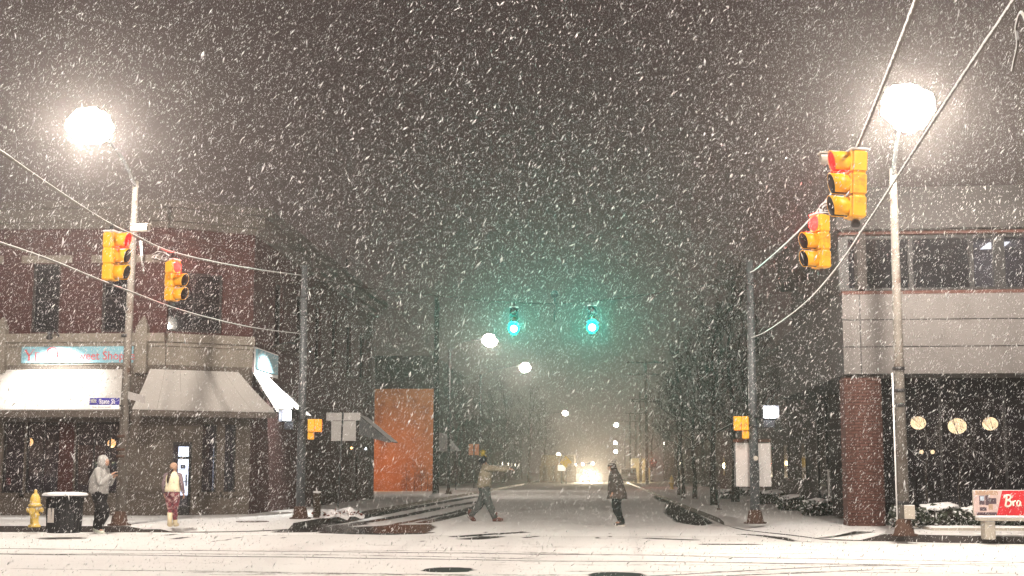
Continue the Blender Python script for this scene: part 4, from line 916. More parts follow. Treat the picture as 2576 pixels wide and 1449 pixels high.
# ------------------------------------------------------------------ street furniture
b = G(86,1326,.15); hy = thing('fire_hydrant', 'yellow fire hydrant with snow on it beside the dark bin', 'hydrant', b)
hs = PZD(86,1232,b.y).z-.15
k = hs/.92
MB().lathe([(.15*k,0),(.15*k,.05*k),(.105*k,.07*k),(.10*k,.26*k),(.125*k,.28*k),(.125*k,.32*k),(.10*k,.34*k),(.105*k,.50*k)], (0,0,0), 18).obj('barrel', M['hydrant'], hy)
MB().lathe([(.16*k,.50*k),(.16*k,.555*k),(.125*k,.565*k),(.13*k,.62*k),(.115*k,.72*k),(.075*k,.80*k),(.035*k,.83*k),(.035*k,.90*k),(.02*k,.92*k)], (0,0,0), 18).obj('bonnet', M['hydrant'], hy)
for s_ in (-1,1): MB().tube([(s_*.08*k,0,.42*k),(s_*.17*k,0,.42*k),(s_*.19*k,0,.42*k)], [.055*k,.055*k,.068*k], 12).tube([(s_*.19*k,0,.42*k),(s_*.215*k,0,.42*k)], .028*k, 6).obj('outlet', M['hydrant'], hy)
MB().tube([(0,-.08*k,.40*k),(0,-.18*k,.40*k),(0,-.20*k,.40*k)], [.07*k,.07*k,.085*k], 12).obj('outlet', M['hydrant'], hy)
MB().lathe([(.13*k,.0),(.125*k,.02),(.06*k,.035)], (0,0,.565*k), 14).obj('snow_cap', M['snow'], hy)
b = G(160,1340,.12); w = .40; bz = PZD(160,1247,b.y).z-b.z
bn = thing('trash_bin', 'dark round trash bin with a snowy lid and pale notice at the kerb', 'bin', b)
MB().lathe([(w*.86,0),(w*.88,.03),(w*.95,bz*.95)], (0,0,0), 22).obj('body', M['bin'], bn); rb_ = MB()
for k in range(22): a = 2*math.pi*k/22; rb_.tube([(w*.885*math.cos(a),w*.885*math.sin(a),.03),(w*.965*math.cos(a),w*.965*math.sin(a),bz*.93)], .014, 5)
tag(rb_.obj('slats', M['bin'], bn), kind='stuff')
MB().lathe([(w*1.0,bz*.95),(w*1.18,bz*.965),(w*1.18,bz*1.0),(w*1.0,bz*1.02)], (0,0,0), 24).obj('lid', M['bin'], bn); MB().lathe([(w*1.19,bz*.99),(w*1.22,bz*1.015),(w*1.12,bz*1.06),(w*.6,bz*1.085),(.01,bz*1.09)], (0,0,0), 24).jitter(.008,6).obj('snow_cap', M['snow'], bn)
a = rad(-118); MB().hexa([((w*.97)*math.cos(a+d)*(1.005 if n_ else .96), (w*.97)*math.sin(a+d)*(1.005 if n_ else .96), z) for z in (bz*.28, bz*.66) for d, n_ in ((-.24,1),(.24,1),(.24,0),(-.24,0))]).obj('notice', M['paper'], bn)
# bench with advert
by = G(2490,1350,.15).y
f_ = lambda px, py: PY(px,py,by)
bx0, seatz = f_(2462,1290).x, f_(2500,1301).z
be = thing('advert_bench', 'concrete bench with a red and tan advert backrest at the right edge', 'bench', (bx0+.9,by,.15), world=True)
MB().bbox((bx0-.04,by-.25,seatz-.07),(bx0+1.9,by+.16,seatz), .012).obj('seat', M['concrete'], be); MB().bbox((bx0-.05,by-.26,seatz-.004),(bx0+1.91,by+.10,seatz+.03), .014).obj('snow_layer', M['snow'], be)
for x0 in (bx0+.06, bx0+1.55):
    MB().bbox((x0,by-.22,.1),(x0+.2,by+.14,seatz-.072), .015).obj('leg', M['concrete'], be)
zt_, zb_ = f_(2500,1233).z, f_(2500,1297).z
br_ = MB().bbox((bx0-.06,by+.16,zb_-.02),(bx0+1.9,by+.22,zt_), .008).obj('backrest', M['concrete'], be)
xr = f_(2513,1290).x; xr2 = f_(2527,1240).x
MB().add([(xr,by+.156,zb_),(bx0+1.88,by+.156,zb_),(bx0+1.88,by+.156,zt_-.01),(xr2,by+.156,zt_-.01),(xr,by+.1585,zb_),(bx0+1.88,by+.1585,zb_),(bx0+1.88,by+.1585,zt_-.01),(xr2,by+.1585,zt_-.01)], [(0,1,2,3),(7,6,5,4),(0,4,5,1),(1,5,6,2),(2,6,7,3),(3,7,4,0)]).obj('red_poster', M['ad_red'], br_)
MB().add([(bx0-.05,by+.156,zb_),(xr-.004,by+.156,zb_),(xr2-.004,by+.156,zt_-.01),(bx0-.05,by+.156,zt_-.01),(bx0-.05,by+.1585,zb_),(xr-.004,by+.1585,zb_),(xr2-.004,by+.1585,zt_-.01),(bx0-.05,by+.1585,zt_-.01)], [(0,1,2,3),(7,6,5,4),(0,4,5,1),(1,5,6,2),(2,6,7,3),(3,7,4,0)]).obj('picture_poster', M['ad_pink'], br_)
hz = zt_-zb_; wz = xr-bx0
def blob(x0,z0,x1,z1,m,nm,y_=.1545):
    MB().bbox((bx0+wz*x0,by+y_-.001,zb_+hz*z0),(bx0+wz*x1,by+y_+.001,zb_+hz*z1), .0009).obj(nm, m, br_)
blob(-.05,.80,1.1,.985,M['ad_tan'],'printed_band'); blob(.15,.42,.42,.78,M['ad_dark'],'printed_cooker',.1546); blob(.2,.58,.4,.76,M['ad_blue'],'printed_window',.1538); blob(.45,.40,.62,.80,M['ad_dark'],'printed_cupboard'); blob(.62,.45,1.0,.68,M['ad_dark'],'printed_worktop',.1543)
blob(.16,.18,.5,.32,M['ad_dark'],'printed_bowl'); blob(.6,.22,.82,.44,M['ad_tan'],'printed_stool'); blob(0,.0,1.0,.12,M['ad_dark'],'printed_floor')
text_mesh('KITCHEN', .075, 'lettering', M['ad_tan'], br_, lambda x, y, z: (bx0+.0+x, by+.153-z*.2, zt_-.095+y))
lt = MB(); X = f_(2531,1265).x; Z = zb_+hz*.36; s_ = hz*.42
def script(pts, r=.017): lt.tube([(X+x*s_, by+.153, Z+z*s_) for x, z in [(p.x,p.y) for p in smooth_path([(a,b,0) for a,b in pts],5)]], r, 6)
script([(.28,1.0),(.22,.5),(.12,0)], .021); script([(.0,.78),(.15,1.0),(.5,1.05),(.66,.85),(.5,.62),(.26,.55)], .02); script([(.26,.55),(.58,.5),(.66,.22),(.42,-.02),(.12,.03)], .021)
script([(.80,.5),(.86,.25),(.88,.02)], .018); script([(.86,.3),(.98,.48),(1.12,.48)], .017); script([(1.52,.44),(1.32,.5),(1.2,.25),(1.28,.03),(1.44,.1),(1.54,.42),(1.53,.12),(1.62,.03)], .017)
lt.obj('lettering', M['ad_cream'], br_)

# ------------------------------------------------------------------ hedges, shrubs
def leafy(label, c, rx, ry, h, n=700, name='shrub', grp=None, cap=True, seed=0, cat='shrub'):
    t = thing(name, label, cat, c, random.uniform(-.3,.3), grp); R = np.random.default_rng(seed)
    core = MB().ball((0,0,h*.5), 1, 14, 9, sx=rx*.82, sy=ry*.82, sz=h*.46).jitter(.08,3); core.obj('branches', M['bark'], t)
    lf = MB()
    for k in range(n):
        u = R.normal(0,1,3); u /= np.linalg.norm(u); s_ = .82+.24*R.random(); q = 3.2
        sup = 1/(abs(u[0])**q+abs(u[1])**q+abs(u[2])**q)**(1/q)
        c_ = Vector((u[0]*sup*rx*s_, u[1]*sup*ry*s_, max(.03, h*.5+u[2]*sup*h*.5*s_)))
        a, b_ = Vector(R.normal(0,.035,3)), Vector(R.normal(0,.03,3)); lf.add([c_-a,c_+b_,c_+a,c_-b_], [(0,1,2,3)])
    lf.obj('foliage', M['leaf'], t)
    if cap: MB().lathe([(.80,h*.88),(.84,h*.95),(.74,h*1.02),(.45,h*1.09),(.01,h*1.12)], (0,0,0), 24, True, rx, ry).jitter(.10,2.6).jitter(.035,9).obj('snow_cap', M['snow'], t)
    return t
hd = [(1940,1268,38,30,'shrub with a flat snow cap just right of the pale boards'), (1990,1284,34,34,'shrub with a snow cap, second from the pale boards'), (2052,1297,36,36,'wide snow capped shrub, second from the brick pier'), (2098,1296,26,38,'snow capped shrub touching the brick pier')]
for i, (px,py,hw,hh,lb_) in enumerate(hd):
    b = G(px,py,.15); s_ = b.y/FPX; leafy(lb_, b, hw*s_, hw*s_*.9, hh*s_, 650, 'shrub', 'snow capped shrubs along the office wall', True, 20+i)
for i, (px,py,hw,hh,lb_) in enumerate(((1830,1262,26,20,'low dark shrub left of the pale boards'), (1868,1256,22,18,'low dark shrub seen behind the pale boards'))):
    b = G(px,py-8,.15); s_ = b.y/FPX; leafy(lb_, b, hw*s_, hw*s_, hh*s_, 400, 'shrub', 'snow capped shrubs along the office wall', True, 40+i)
bedy = 33.4
bd_ = thing('planting_bed', 'low snowy planting bed in front of the dark lobby', 'planting bed', (A0.x+4, bedy, .15), world=True)
MB().bbox((A0.x+1.4,bedy-.9,.1),(A0.x+10,bedy+.9,.24), .03).obj('edging', M['concrete'], bd_)
for i, (px,hw,hh,lb_) in enumerate(((2365,52,40,'low bushy shrub in the planting bed right of the rusty pole'), (2452,34,34,'small shrub in the planting bed behind the bench end'), (2270,30,36,'small shrub behind the foot of the rusty pole'), (2545,50,36,'dark shrub behind the advert bench'))):
    q = PY(px,1310,bedy); s_ = bedy/FPX; leafy(lb_, Vector((q.x,bedy,.2)), hw*s_, .45, hh*s_+.1, 650, 'bed_shrub', 'shrubs in the planting bed', True, 60+i)

# ------------------------------------------------------------------ trees
def tree_meshes(seed, h, spread, twigs=6, crown_z=.35, r0=.12, tiers=9):
    R = random.Random(seed); tr, cr = MB(), MB()
    tp = [Vector((R.uniform(-.06,.06)*i*h/10, R.uniform(-.06,.06)*i*h/10, h*.85*i/6)) for i in range(7)]
    tr.tube(tp, [r0*(1.25-.0 if i == 0 else 1-.13*i) for i in range(7)], 8)
    def branch(p, d, l, r, lev):
        n = 3; pts = [p]; q = p.copy(); dd = d.copy()
        for k in range(n):
            dd = (dd+Vector((R.uniform(-.25,.25),R.uniform(-.25,.25),R.uniform(-.05,.22)))).normalized(); q = q+dd*l/n; pts.append(q.copy())
        cr.tube(pts, [r*(1-.25*k) for k in range(n+1)], 5 if lev == 0 else 3, cap=False)
        if lev < 2:
            for k in range(twigs if lev == 0 else twigs+1):
                t = R.uniform(.25,1); i = min(int(t*n), n-1); s = pts[i].lerp(pts[i+1], t*n-i)
                a = Vector((R.uniform(-1,1),R.uniform(-1,1),R.uniform(-.15,.8))).normalized(); branch(s, (dd*.7+a).normalized(), l*R.uniform(.35,.6), r*.42, lev+1)
        else:
            for k in range(2):
                s = pts[R.randint(1,3)]; a = (dd+Vector((R.uniform(-1,1),R.uniform(-1,1),R.uniform(-.3,.6)))).normalized(); cr.add([s, s+a*l*.5+Vector((.006,0,.006)), s+a*l*.5-Vector((.006,0,.006)), s+Vector((0,.012,0))], [(0,1,2),(0,3,1)])
    for k in range(tiers):
        t = crown_z+(1-crown_z)*(k+.3)/tiers; z = t*h*.85; i = min(int(t*6),5); s = tp[i].lerp(tp[i+1], t*6-i)
        a = k*2.4+R.uniform(-.4,.4); d = Vector((math.cos(a),math.sin(a),.35+.5*t)).normalized(); branch(s, d, spread*(1.05-.55*t)*R.uniform(.8,1.15), r0*.42*(1.1-.6*t), 0)
    branch(tp[-1], Vector((0,0,1)), h*.18, r0*.2, 0)
    return tr.mesh('trunk', M['bark']), cr.mesh('crown', M['twig'])
TM = [tree_meshes(11, 8.5, 2.8, 8, .3, .12, 12), tree_meshes(12, 7.5, 2.6, 8, .35, .1, 11), tree_meshes(13, 10.5, 3.6, 9, .28, .16, 13), tree_meshes(14, 3.2, 1.1, 4, .35, .035, 6)]
def tree(kind, p, s, label, grp, name='bare_tree'):
    t = thing(name, label, 'tree', p, random.uniform(0,6.28), grp); t.scale = (s,s,s)
    link_mesh('trunk', TM[kind][0], t); link_mesh('crown', TM[kind][1], t); return t
TR_ = [(1796,1271,0,1.0,'bare dark tree nearest the right corner signal pole'), (1748,1254,1,1.0,'bare tree with a thick low trunk, second on the right pavement'), (1719,1254,1,.9,'slim bare tree left of the thick trunked one'), (1708,1246,3,2.2,'thin young bare tree at the right kerb'),
       (1850,1262,2,.95,'bare dark tree behind the pale boards'), (1700,1224,2,.95,'bare tree behind the far yellow hydrant'), (1770,1222,2,1.05,'tall bare tree far back on the right pavement'), (1640,1213,2,1.0,'tall bare tree by the far right utility poles'), (1860,1228,2,1.1,'tall bare tree far right behind the shrubs'), (1930,1232,2,1.0,'bare tree beyond the office side wall')]
for px,py,k,s_,lb_ in TR_:
    tree(k, G(px,py,.15), s_, lb_, 'bare trees along the right pavement')
TLn = [(1330,1214,2,1.0,'bare tree in line with the second far lamp'), (1268,1216,2,1.05,'bare tree behind the running person'), (1215,1216,2,1.0,'bare tree behind the orange lit sign'), (1160,1218,2,1.0,'bare tree just right of the dark utility pole'), (1370,1209,2,1.0,'bare tree left of the yellow diamond sign'), (1130,1222,0,1.2,'small bare tree behind the utility pole')]
for px,py,k,s_,lb_ in TLn:
    q = G(px,py,.15); q.x = min(q.x, X0S-1.3); q = Vector((PY(px,1000,q.y).x, q.y, .15)); tree(k, q, s_, lb_, 'bare trees along the left pavement')
for px, s_, lb_ in ((2330,.86,'small bare tree in front of the first lobby globe'), (2412,.9,'small bare tree in front of the middle lobby globe'), (2505,.84,'small bare tree behind the bench in front of the last globe')):
    tree(3, Vector((PY(px,1200,33.6).x, 33.6, .2)), s_, lb_, 'small bare trees in the planting bed')
for i, px in enumerate((1022,1042,1060,1076)):
    tree(3, Vector((PY(px,1230,93.6).x, 93.6, .1)), .52+.08*(i % 2), 'scraggly leafless bush against the orange wall, '+('leftmost','second from the left','second from the right','rightmost')[i]+' of four', 'leafless bushes against the orange wall', 'wall_bush')['category'] = 'bush'

# ------------------------------------------------------------------ buildings further along
ow = thing('orange_lit_building', 'low stucco building washed orange by a sodium lamp', 'building', (-13,96,.15), world=True)
xw0, xw1, zw = PY(900,1100,95).x, PY(1089,1100,95).x, PY(1000,978,95).z
MB().box((xw0-3,95,.1),(xw1,98.5,zw)).obj('wall', M['orange_lit_wall'], ow); MB().box((xw0-3.1,94.8,zw),(xw1+.15,98.7,zw+.18)).obj('coping', M['far_roof'], ow)
sl_ = thing('yard_lamp', 'hooded sodium lamp on a yard post behind the brick shop', 'lamp', (-14.7,89.8,2.3)); MB().bbox((-.15,-.1,-.1),(.15,.25,.16), .03).obj('housing', M['dark_metal'], sl_); MB().tube([(0,0,-2.2),(0,0,0)], .06, 8).obj('post', M['dark_metal'], sl_); MB().ball((0,.18,-.12), .09, 10, 6).obj('bulb', E_orange, sl_)
lamp('sodium_light', 'SPOT', 640, (1,.29,.04), sl_, (.1,.35,-.15), .15, 150, 1.0, (.30,1,-.2))
def block(label, x0, x1, y0, y1, h, rows, cols, m, side=1, gable=False, name='far_building', lit=()):
    t = thing(name, label, 'building', ((x0+x1)/2,(y0+y1)/2,.15), world=True); MB().box((x0,y0,.1),(x1,y1,h)).obj('wall', m, t); MB().box((x0-.2,y0-.2,h),(x1+.2,y1+.2,h+.25)).obj('roof', M['far_roof'], t)
    fr = Fr((x1,y0),(x1,y1)) if side > 0 else Fr((x0,y1),(x0,y0)); k = 0
    for r in range(rows):
        for c in range(cols):
            u0 = fr.L*(c+.3)/cols; z0 = 1.1+r*3.1; fo = MB().fbox(fr,u0,u0+1.3,z0,z0+1.6,-.05,.04).obj('window', M['frame'], t); MB().fbox(fr,u0+.08,u0+1.22,z0+.08,z0+1.52,.04,.05).obj('pane', E_warm if (r,c) in lit else M['dark_glass'], fo)
    fr2 = Fr((x0,y0),(x1,y0))
    for r in range(rows):
        for c in range(2):
            u0 = fr2.L*(c+.35)/2; z0 = 1.1+r*3.1; fo = MB().fbox(fr2,u0,u0+1.3,z0,z0+1.6,-.05,.04).obj('window', M['frame'], t); MB().fbox(fr2,u0+.08,u0+1.22,z0+.08,z0+1.52,.04,.05).obj('pane', M['dark_glass'], fo)
    return t
block('tall dark building rising behind the orange wall', -30, -14, 122, 150, 11, 3, 4, M['dark_building']); block('dark low building beyond the utility pole on the left', -26, -11.5, 155, 178, 6.5, 2, 3, M['dark_building']); block('far dark building on the left side of the street', -28, -12, 190, 230, 8, 2, 5, M['dark_building'])
block('dark building beyond the office on the right', 9, 26, 60, 84, 7.5, 2, 4, M['dark_building'], -1); block('second dark building along the right side of the street', 9.5, 26, 95, 130, 9, 3, 4, M['dark_building'], -1); block('far dark building on the right side of the street', 9, 24, 150, 200, 7, 2, 4, M['dark_building'], -1)
# grey side canopy on the left beyond the pole
q = PY(1120,1100,100); cn = thing('side_canopy', 'pale sloping canopy beyond the dark utility pole', 'canopy', q, world=True)
a, b = PY(1092,1085,100), PY(1150,1130,100); MB().hexa([(a.x,100,b.z-.1),(b.x,100,b.z-.1),(b.x,103,b.z-.1),(a.x,103,b.z-.1),(a.x,100,a.z),(b.x-1.1,100,a.z-.1),(b.x-1.1,103,a.z-.1),(a.x,103,a.z)]).obj('roof', M['shingle'], cn); MB().tube([(b.x-.1,100.1,.15),(b.x-.1,100.1,b.z-.1)], .06, 8).obj('post', M['dark_metal'], cn)
# lit shop fronts by the far crossing
def colonnade(label, x0, x1, y, h, n, m, em, watts, col):
    t = thing('lit_shopfront', label, 'building', ((x0+x1)/2,y,.15), world=True); MB().box((x0,y,h*.62),(x1,y+8,h)).obj('fascia', m, t); MB().box((x0,y+1.2,.1),(x1,y+8,h*.62)).obj('wall', m, t)
    for k in range(n): x = x0+(x1-x0)*(k+.0)/(n-1); MB().box((x-.18,y-.05,.1),(x+.18,y+.3,h*.62)).obj('column', m, t)
    lamp('shopfront_light', 'POINT', watts, col, t, ((x0+x1)/2,y-2.0,h*.7), .3); return t
cream = mat('cream_wall', (.17,.14,.10), .85, .15, .6, .1)
a, b = PY(1412,1100,176), PY(1450,1100,176); colonnade('cream lit shopfront left of the car headlights', a.x-2.5, a.x+1.6, 176, 3.4, 5, cream, None, 160, (1,.78,.40))
a, b = PY(1590,1100,165), PY(1630,1100,165); colonnade('cream lit porch behind the dark parked car', a.x, b.x, 165, 2.9, 4, cream, None, 420, (1,.80,.42))
q = PY(1424,1163,150); t = thing('warning_sign', 'yellow diamond road sign left of the headlights', 'sign', (q.x,150,.15), world=True)
s_ = .62; MB().add([(q.x,149.9,q.z-s_),(q.x+s_,149.9,q.z),(q.x,149.9,q.z+s_),(q.x-s_,149.9,q.z),(q.x,149.94,q.z-s_),(q.x+s_,149.94,q.z),(q.x,149.94,q.z+s_),(q.x-s_,149.94,q.z)], [(0,1,2,3),(7,6,5,4),(0,4,5,1),(1,5,6,2),(2,6,7,3),(3,7,4,0)]).obj('plate', M['yellow_sign'], t); MB().tube([(q.x,150,.15),(q.x,150,q.z)], .05, 8).obj('post', M['steel'], t)
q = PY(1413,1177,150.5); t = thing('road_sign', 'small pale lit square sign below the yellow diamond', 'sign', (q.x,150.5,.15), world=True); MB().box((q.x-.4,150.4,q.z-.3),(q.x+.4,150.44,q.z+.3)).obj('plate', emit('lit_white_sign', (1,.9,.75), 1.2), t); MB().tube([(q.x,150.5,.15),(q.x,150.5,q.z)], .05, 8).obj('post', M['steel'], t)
# far street lamps
def far_lamp(px, py, z, label, watts, em=E_far, sc=1.0, side=None):
    q = O + ray(px,py)*((z-CAM_H)/ray(px,py).z); ax = -1 if q.x < -2 else 1
    base = Vector(((X0S-.8) if q.x < -2 else (X1S+.8), q.y, .15)); ar = Vector((q.x-base.x, 0))
    if abs(ar.x) < .3: ar.x = .3*(1 if q.x < -2 else -1)
    return street_lamp('street_lamp', label, base, z, (ar.x,0), watts, 'street lamps along the far street', .10, M['dark_metal'], em, WARM, (0,0), sc)
far_lamp(1232,853,9.0,'distant street lamp beside the left green signal, brightest of the far ones',1300,E_lamp,1.6); far_lamp(1321,922,9.0,'distant street lamp below the left green signal',1000,E_lamp,1.5); far_lamp(1422,1038,8.6,'far street lamp above the yellow diamond sign',350,E_lamp,1.3); far_lamp(1550,1068,8.6,'far street lamp right of the headlights, uppermost',300,E_lamp,1.3)
far_lamp(1548,1113,7.4,'far street lamp right of the headlights, middle of three',160,E_lamp,1.4); far_lamp(1549,1135,5.6,'far street lamp right of the headlights, lowest of three',160,E_lamp,1.5); far_lamp(1405,1143,4.4,'low far lamp just above the yellow diamond sign',260,E_far,1.5)
for k, (px,py) in enumerate(((1447,1170),(1466,1168),(1492,1166))):
    q = PY(px,py,330); t = thing('distant_light', 'tiny distant light low over the headlights, '+('left','middle','right')[k]+' one', 'light', (q.x,330,0), group='tiny lights at the end of the street', world=True); MB().tube([(q.x,330,0),(q.x,330,q.z)], .06, 6).obj('post', M['dark_metal'], t); MB().ball(q,.32,8,6).obj('bulb', E_far, t)
# green traffic light far left (seen past the shop) is a lens ghost and is left out
# utility poles on the right
def utility(px, pb, pt, arms, label):
    b = G(px,pb,.15); tz = PY(px,pt,b.y).z; t = pole('utility_pole', label, 'pole', b, tz-.15, .16, .11, M['black_pole'], flange=False); t['group'] = 'utility poles along the right side'
    for pa, w in arms:
        z = PY(px,pa,b.y).z-.15; MB().box((-w,-.12,z-.06),(w,-.02,z+.06)).obj('crossarm', M['black_pole'], t)
        ins = MB()
        for s_ in (-.9,-.45,.45,.9): ins.lathe([(.04,0),(.06,.06),(.03,.14)], (w*s_,-.07,z+.06), 8)
        tag(ins.obj('insulators', M['dark_metal'], t), kind='stuff')
    return t
utility(1628,1219,905,[(912,1.9),(942,1.6),(1010,1.5)],'nearest dark utility pole with three crossarms on the right')
utility(1600,1211,1000,[(1040,1.3)],'utility pole with one crossarm right of the parked car'); utility(1586,1209,1040,[(1060,1.2)],'farthest thin utility pole beside the parked car'); utility(1612,1214,985,[(1005,1.2)],'thin utility pole just left of the three armed pole')
# red signal far right
q = PY(1643,1166,118); rs_ = thing('walk_signal', 'far red glowing signal right of the utility pole', 'signal', (q.x,118,.15), world=True); MB().tube([(q.x,118.2,.15),(q.x,118.2,q.z+.3)], .06, 8).obj('post', M['dark_metal'], rs_); MB().bbox((q.x-.3,118,q.z-.32),(q.x+.3,118.3,q.z+.32), .03).obj('housing', M['dark_metal'], rs_)
MB().lathe([(.24,0),(.2,.04),(.01,.06)], (0,0,0), 14).obj('lens', emit('far_red_lens', (1,.25,.12), 22), rs_); o = rs_.children[-1]; o.rotation_euler = (math.pi/2,0,0); o.location = Vector((q.x,117.99,q.z))-Vector(ROOT[rs_.name])
o.data.transform(Matrix.Translation(Vector(ROOT[rs_.name])))
lamp('red_light', 'SPOT', 400, (1,.12,.06), rs_, (q.x,117.7,q.z), .2, 120, .6, (0,-1,0))
# far hydrant
far_h = copy_tree(hy, loc=G(1690,1231,.15), label='far yellow hydrant on the snowy right pavement'); far_h.scale = (1.15,1.15,1.15)

# ------------------------------------------------------------------ cars
def car(label, loc, rz, paint, lit=False, suv=True):
    t = thing('parked_car' if not lit else 'oncoming_car', label, 'car', loc, rz); L_, Wd = 4.5, 1.8
    # x forward
    prof = [(-2.2,.35),(-2.25,.75),(-2.15,1.0),(-2.0,1.55),(-1.7,1.66),(.15,1.66),(.95,1.08),(2.05,.95),(2.22,.7),(2.2,.35)]
    rs = []
    for y, ins in ((-Wd/2,.0),(-Wd/2+.12,.0),(Wd/2-.12,.0),(Wd/2,.0)):
        edge = abs(y) > Wd/2-.05
        rs.append([(x*(.985 if edge else 1), y*(1-.10*max(0,z-1.0)/.66), z if not edge else z*.99) for x, z in prof])
    MB().rings([list(r) for r in rs], True, False).obj('body', paint, t)
    gl = MB()
    for s_ in (-1,1):
        gl.add([(-1.75,s_*.845,1.08),(.75,s_*.86,1.10),(.15,s_*.815,1.55),(-1.65,s_*.815,1.55)], [(0,1,2,3) if s_ < 0 else (3,2,1,0)])
    gl.obj('side_window', M['dark_glass'], t); MB().add([(.93,-.72,1.12),(.93,.72,1.12),(.22,.66,1.62),(.22,-.66,1.62)], [(0,1,2,3)]).obj('windscreen', M['dark_glass'], t)
    for x in (-1.35,1.4):
        for s_ in (-1,1):
            w_ = MB().tube([(x,s_*.72,.33),(x,s_*.93,.33)], .33, 16).obj('wheel', M['tyre'], t); MB().tube([(x,s_*.931,.33),(x,s_*.94,.33)], .2, 12).obj('rim', M['steel'], w_)
    for s_ in (-1,1):
        MB().ball((2.2,s_*.62,.72), .17 if lit else .11, 12, 8, sx=.5).obj('headlight', E_head if lit else M['sign_back'], t)
        if lit: lamp('headlight_beam', 'SPOT', 13000, (1,.84,.60), t, (2.45,s_*.62,.72), .1, 64, .8, (1,0,-.05))
    MB().bbox((-1.7,-.75,1.655),(.1,.75,1.74), .04).obj('snow_cap', M['snow'], t)
    return t
q = PY(1482,1197,186); car('oncoming car with glaring headlights at the end of the street', (q.x,188,0), rad(-90), M['car_dark'], True)
q = PY(1580,1195,160); car('dark parked car at the right kerb far down the street', (q.x,160,0), rad(-90), M['car_dark'])

# ------------------------------------------------------------------ people
def skin_body(name, chains, m, parent, root=0, sub=2):
    vs, es, rr, idx = [], [], [], {}
    def vid(k, p, r):
        if k in idx: return idx[k]
        idx[k] = len(vs); vs.append(p); rr.append(r); return idx[k]
    for ch in chains:
        ids = [vid(*c) for c in ch]; es += [(ids[i], ids[i+1]) for i in range(len(ids)-1) if (ids[i], ids[i+1]) not in es]
    me = bpy.data.meshes.new(name); me.from_pydata(vs, es, []); o = bpy.data.objects.new(name, me); C.objects.link(o)
    o.modifiers.new('skin', 'SKIN'); sv = me.skin_vertices[0].data if me.skin_vertices else None
    if sv is None:
        bm = bmesh.new(); bm.from_mesh(me); bm.verts.layers.skin.verify(); bm.to_mesh(me); bm.free(); sv = me.skin_vertices[0].data
    for i, r in enumerate(rr): sv[i].radius = (r, r) if not isinstance(r, tuple) else r; sv[i].use_root = (i == root)
    o.modifiers['skin'].use_smooth_shade = True; ms = o.modifiers.new('sub', 'SUBSURF'); ms.levels = sub; ms.render_levels = sub
    dg = bpy.context.evaluated_depsgraph_get(); fin = bpy.data.meshes.new_from_object(o.evaluated_get(dg)); bpy.data.objects.remove(o)
    fin.materials.clear(); fin.materials.append(m); fin.polygons.foreach_set('use_smooth', [True]*len(fin.polygons)); fin.name = name
    return link_mesh(name, fin, parent)
def loft(mb, rings, n=16):
    """rings: (x, y, z, rx, ry, pitch)"""
    rs = []
    for x,y,z,rx,ry,pt in rings:
        rs.append([(x+rx*math.cos(a)*math.cos(pt), y+ry*math.sin(a), z-rx*math.cos(a)*math.sin(pt)) for a in [2*math.pi*k/n for k in range(n)]])
    mb.rings(rs, True, True); return mb
skin_m = mat('skin', (.42,.25,.18), .6, .08, 10, .02)
def hand_chains(tag_, wrist, d, up, s=1.0, curl=.5):
    """palm, four fingers and a thumb, from the wrist along d; up is the back of the hand"""
    d = Vector(d).normalized(); up = Vector(up); up = (up-d*up.dot(d)).normalized(); sd = d.cross(up); w = Vector(wrist); ch = []
    palm = w+d*.05*s; kn = w+d*.09*s
    ch.append([(tag_+'w', tuple(w), .026*s), (tag_+'p', tuple(palm), .030*s)])
    for i, (o_, l) in enumerate(((-.032,.060),(-.011,.072),(.011,.068),(.031,.052))):
        a = kn+sd*o_*s; b = a+(d*math.cos(curl)-up*math.sin(curl))*l*.55*s; c = b+(d*math.cos(curl*2)-up*math.sin(curl*2))*l*.5*s
        ch.append([(tag_+'p', tuple(palm), .030*s), (tag_+'k%d'%i, tuple(a), .0105*s), (tag_+'m%d'%i, tuple(b), .009*s), (tag_+'t%d'%i, tuple(c), .0075*s)])
    th = w+d*.035*s-sd*.03*s; ch.append([(tag_+'p', tuple(palm), .03*s), (tag_+'th', tuple(th), .012*s), (tag_+'th2', tuple(th-sd*.022*s+d*.03*s-up*.01*s), .010*s), (tag_+'th3', tuple(th-sd*.022*s+d*.055*s-up*.02*s), .008*s)])
    return ch
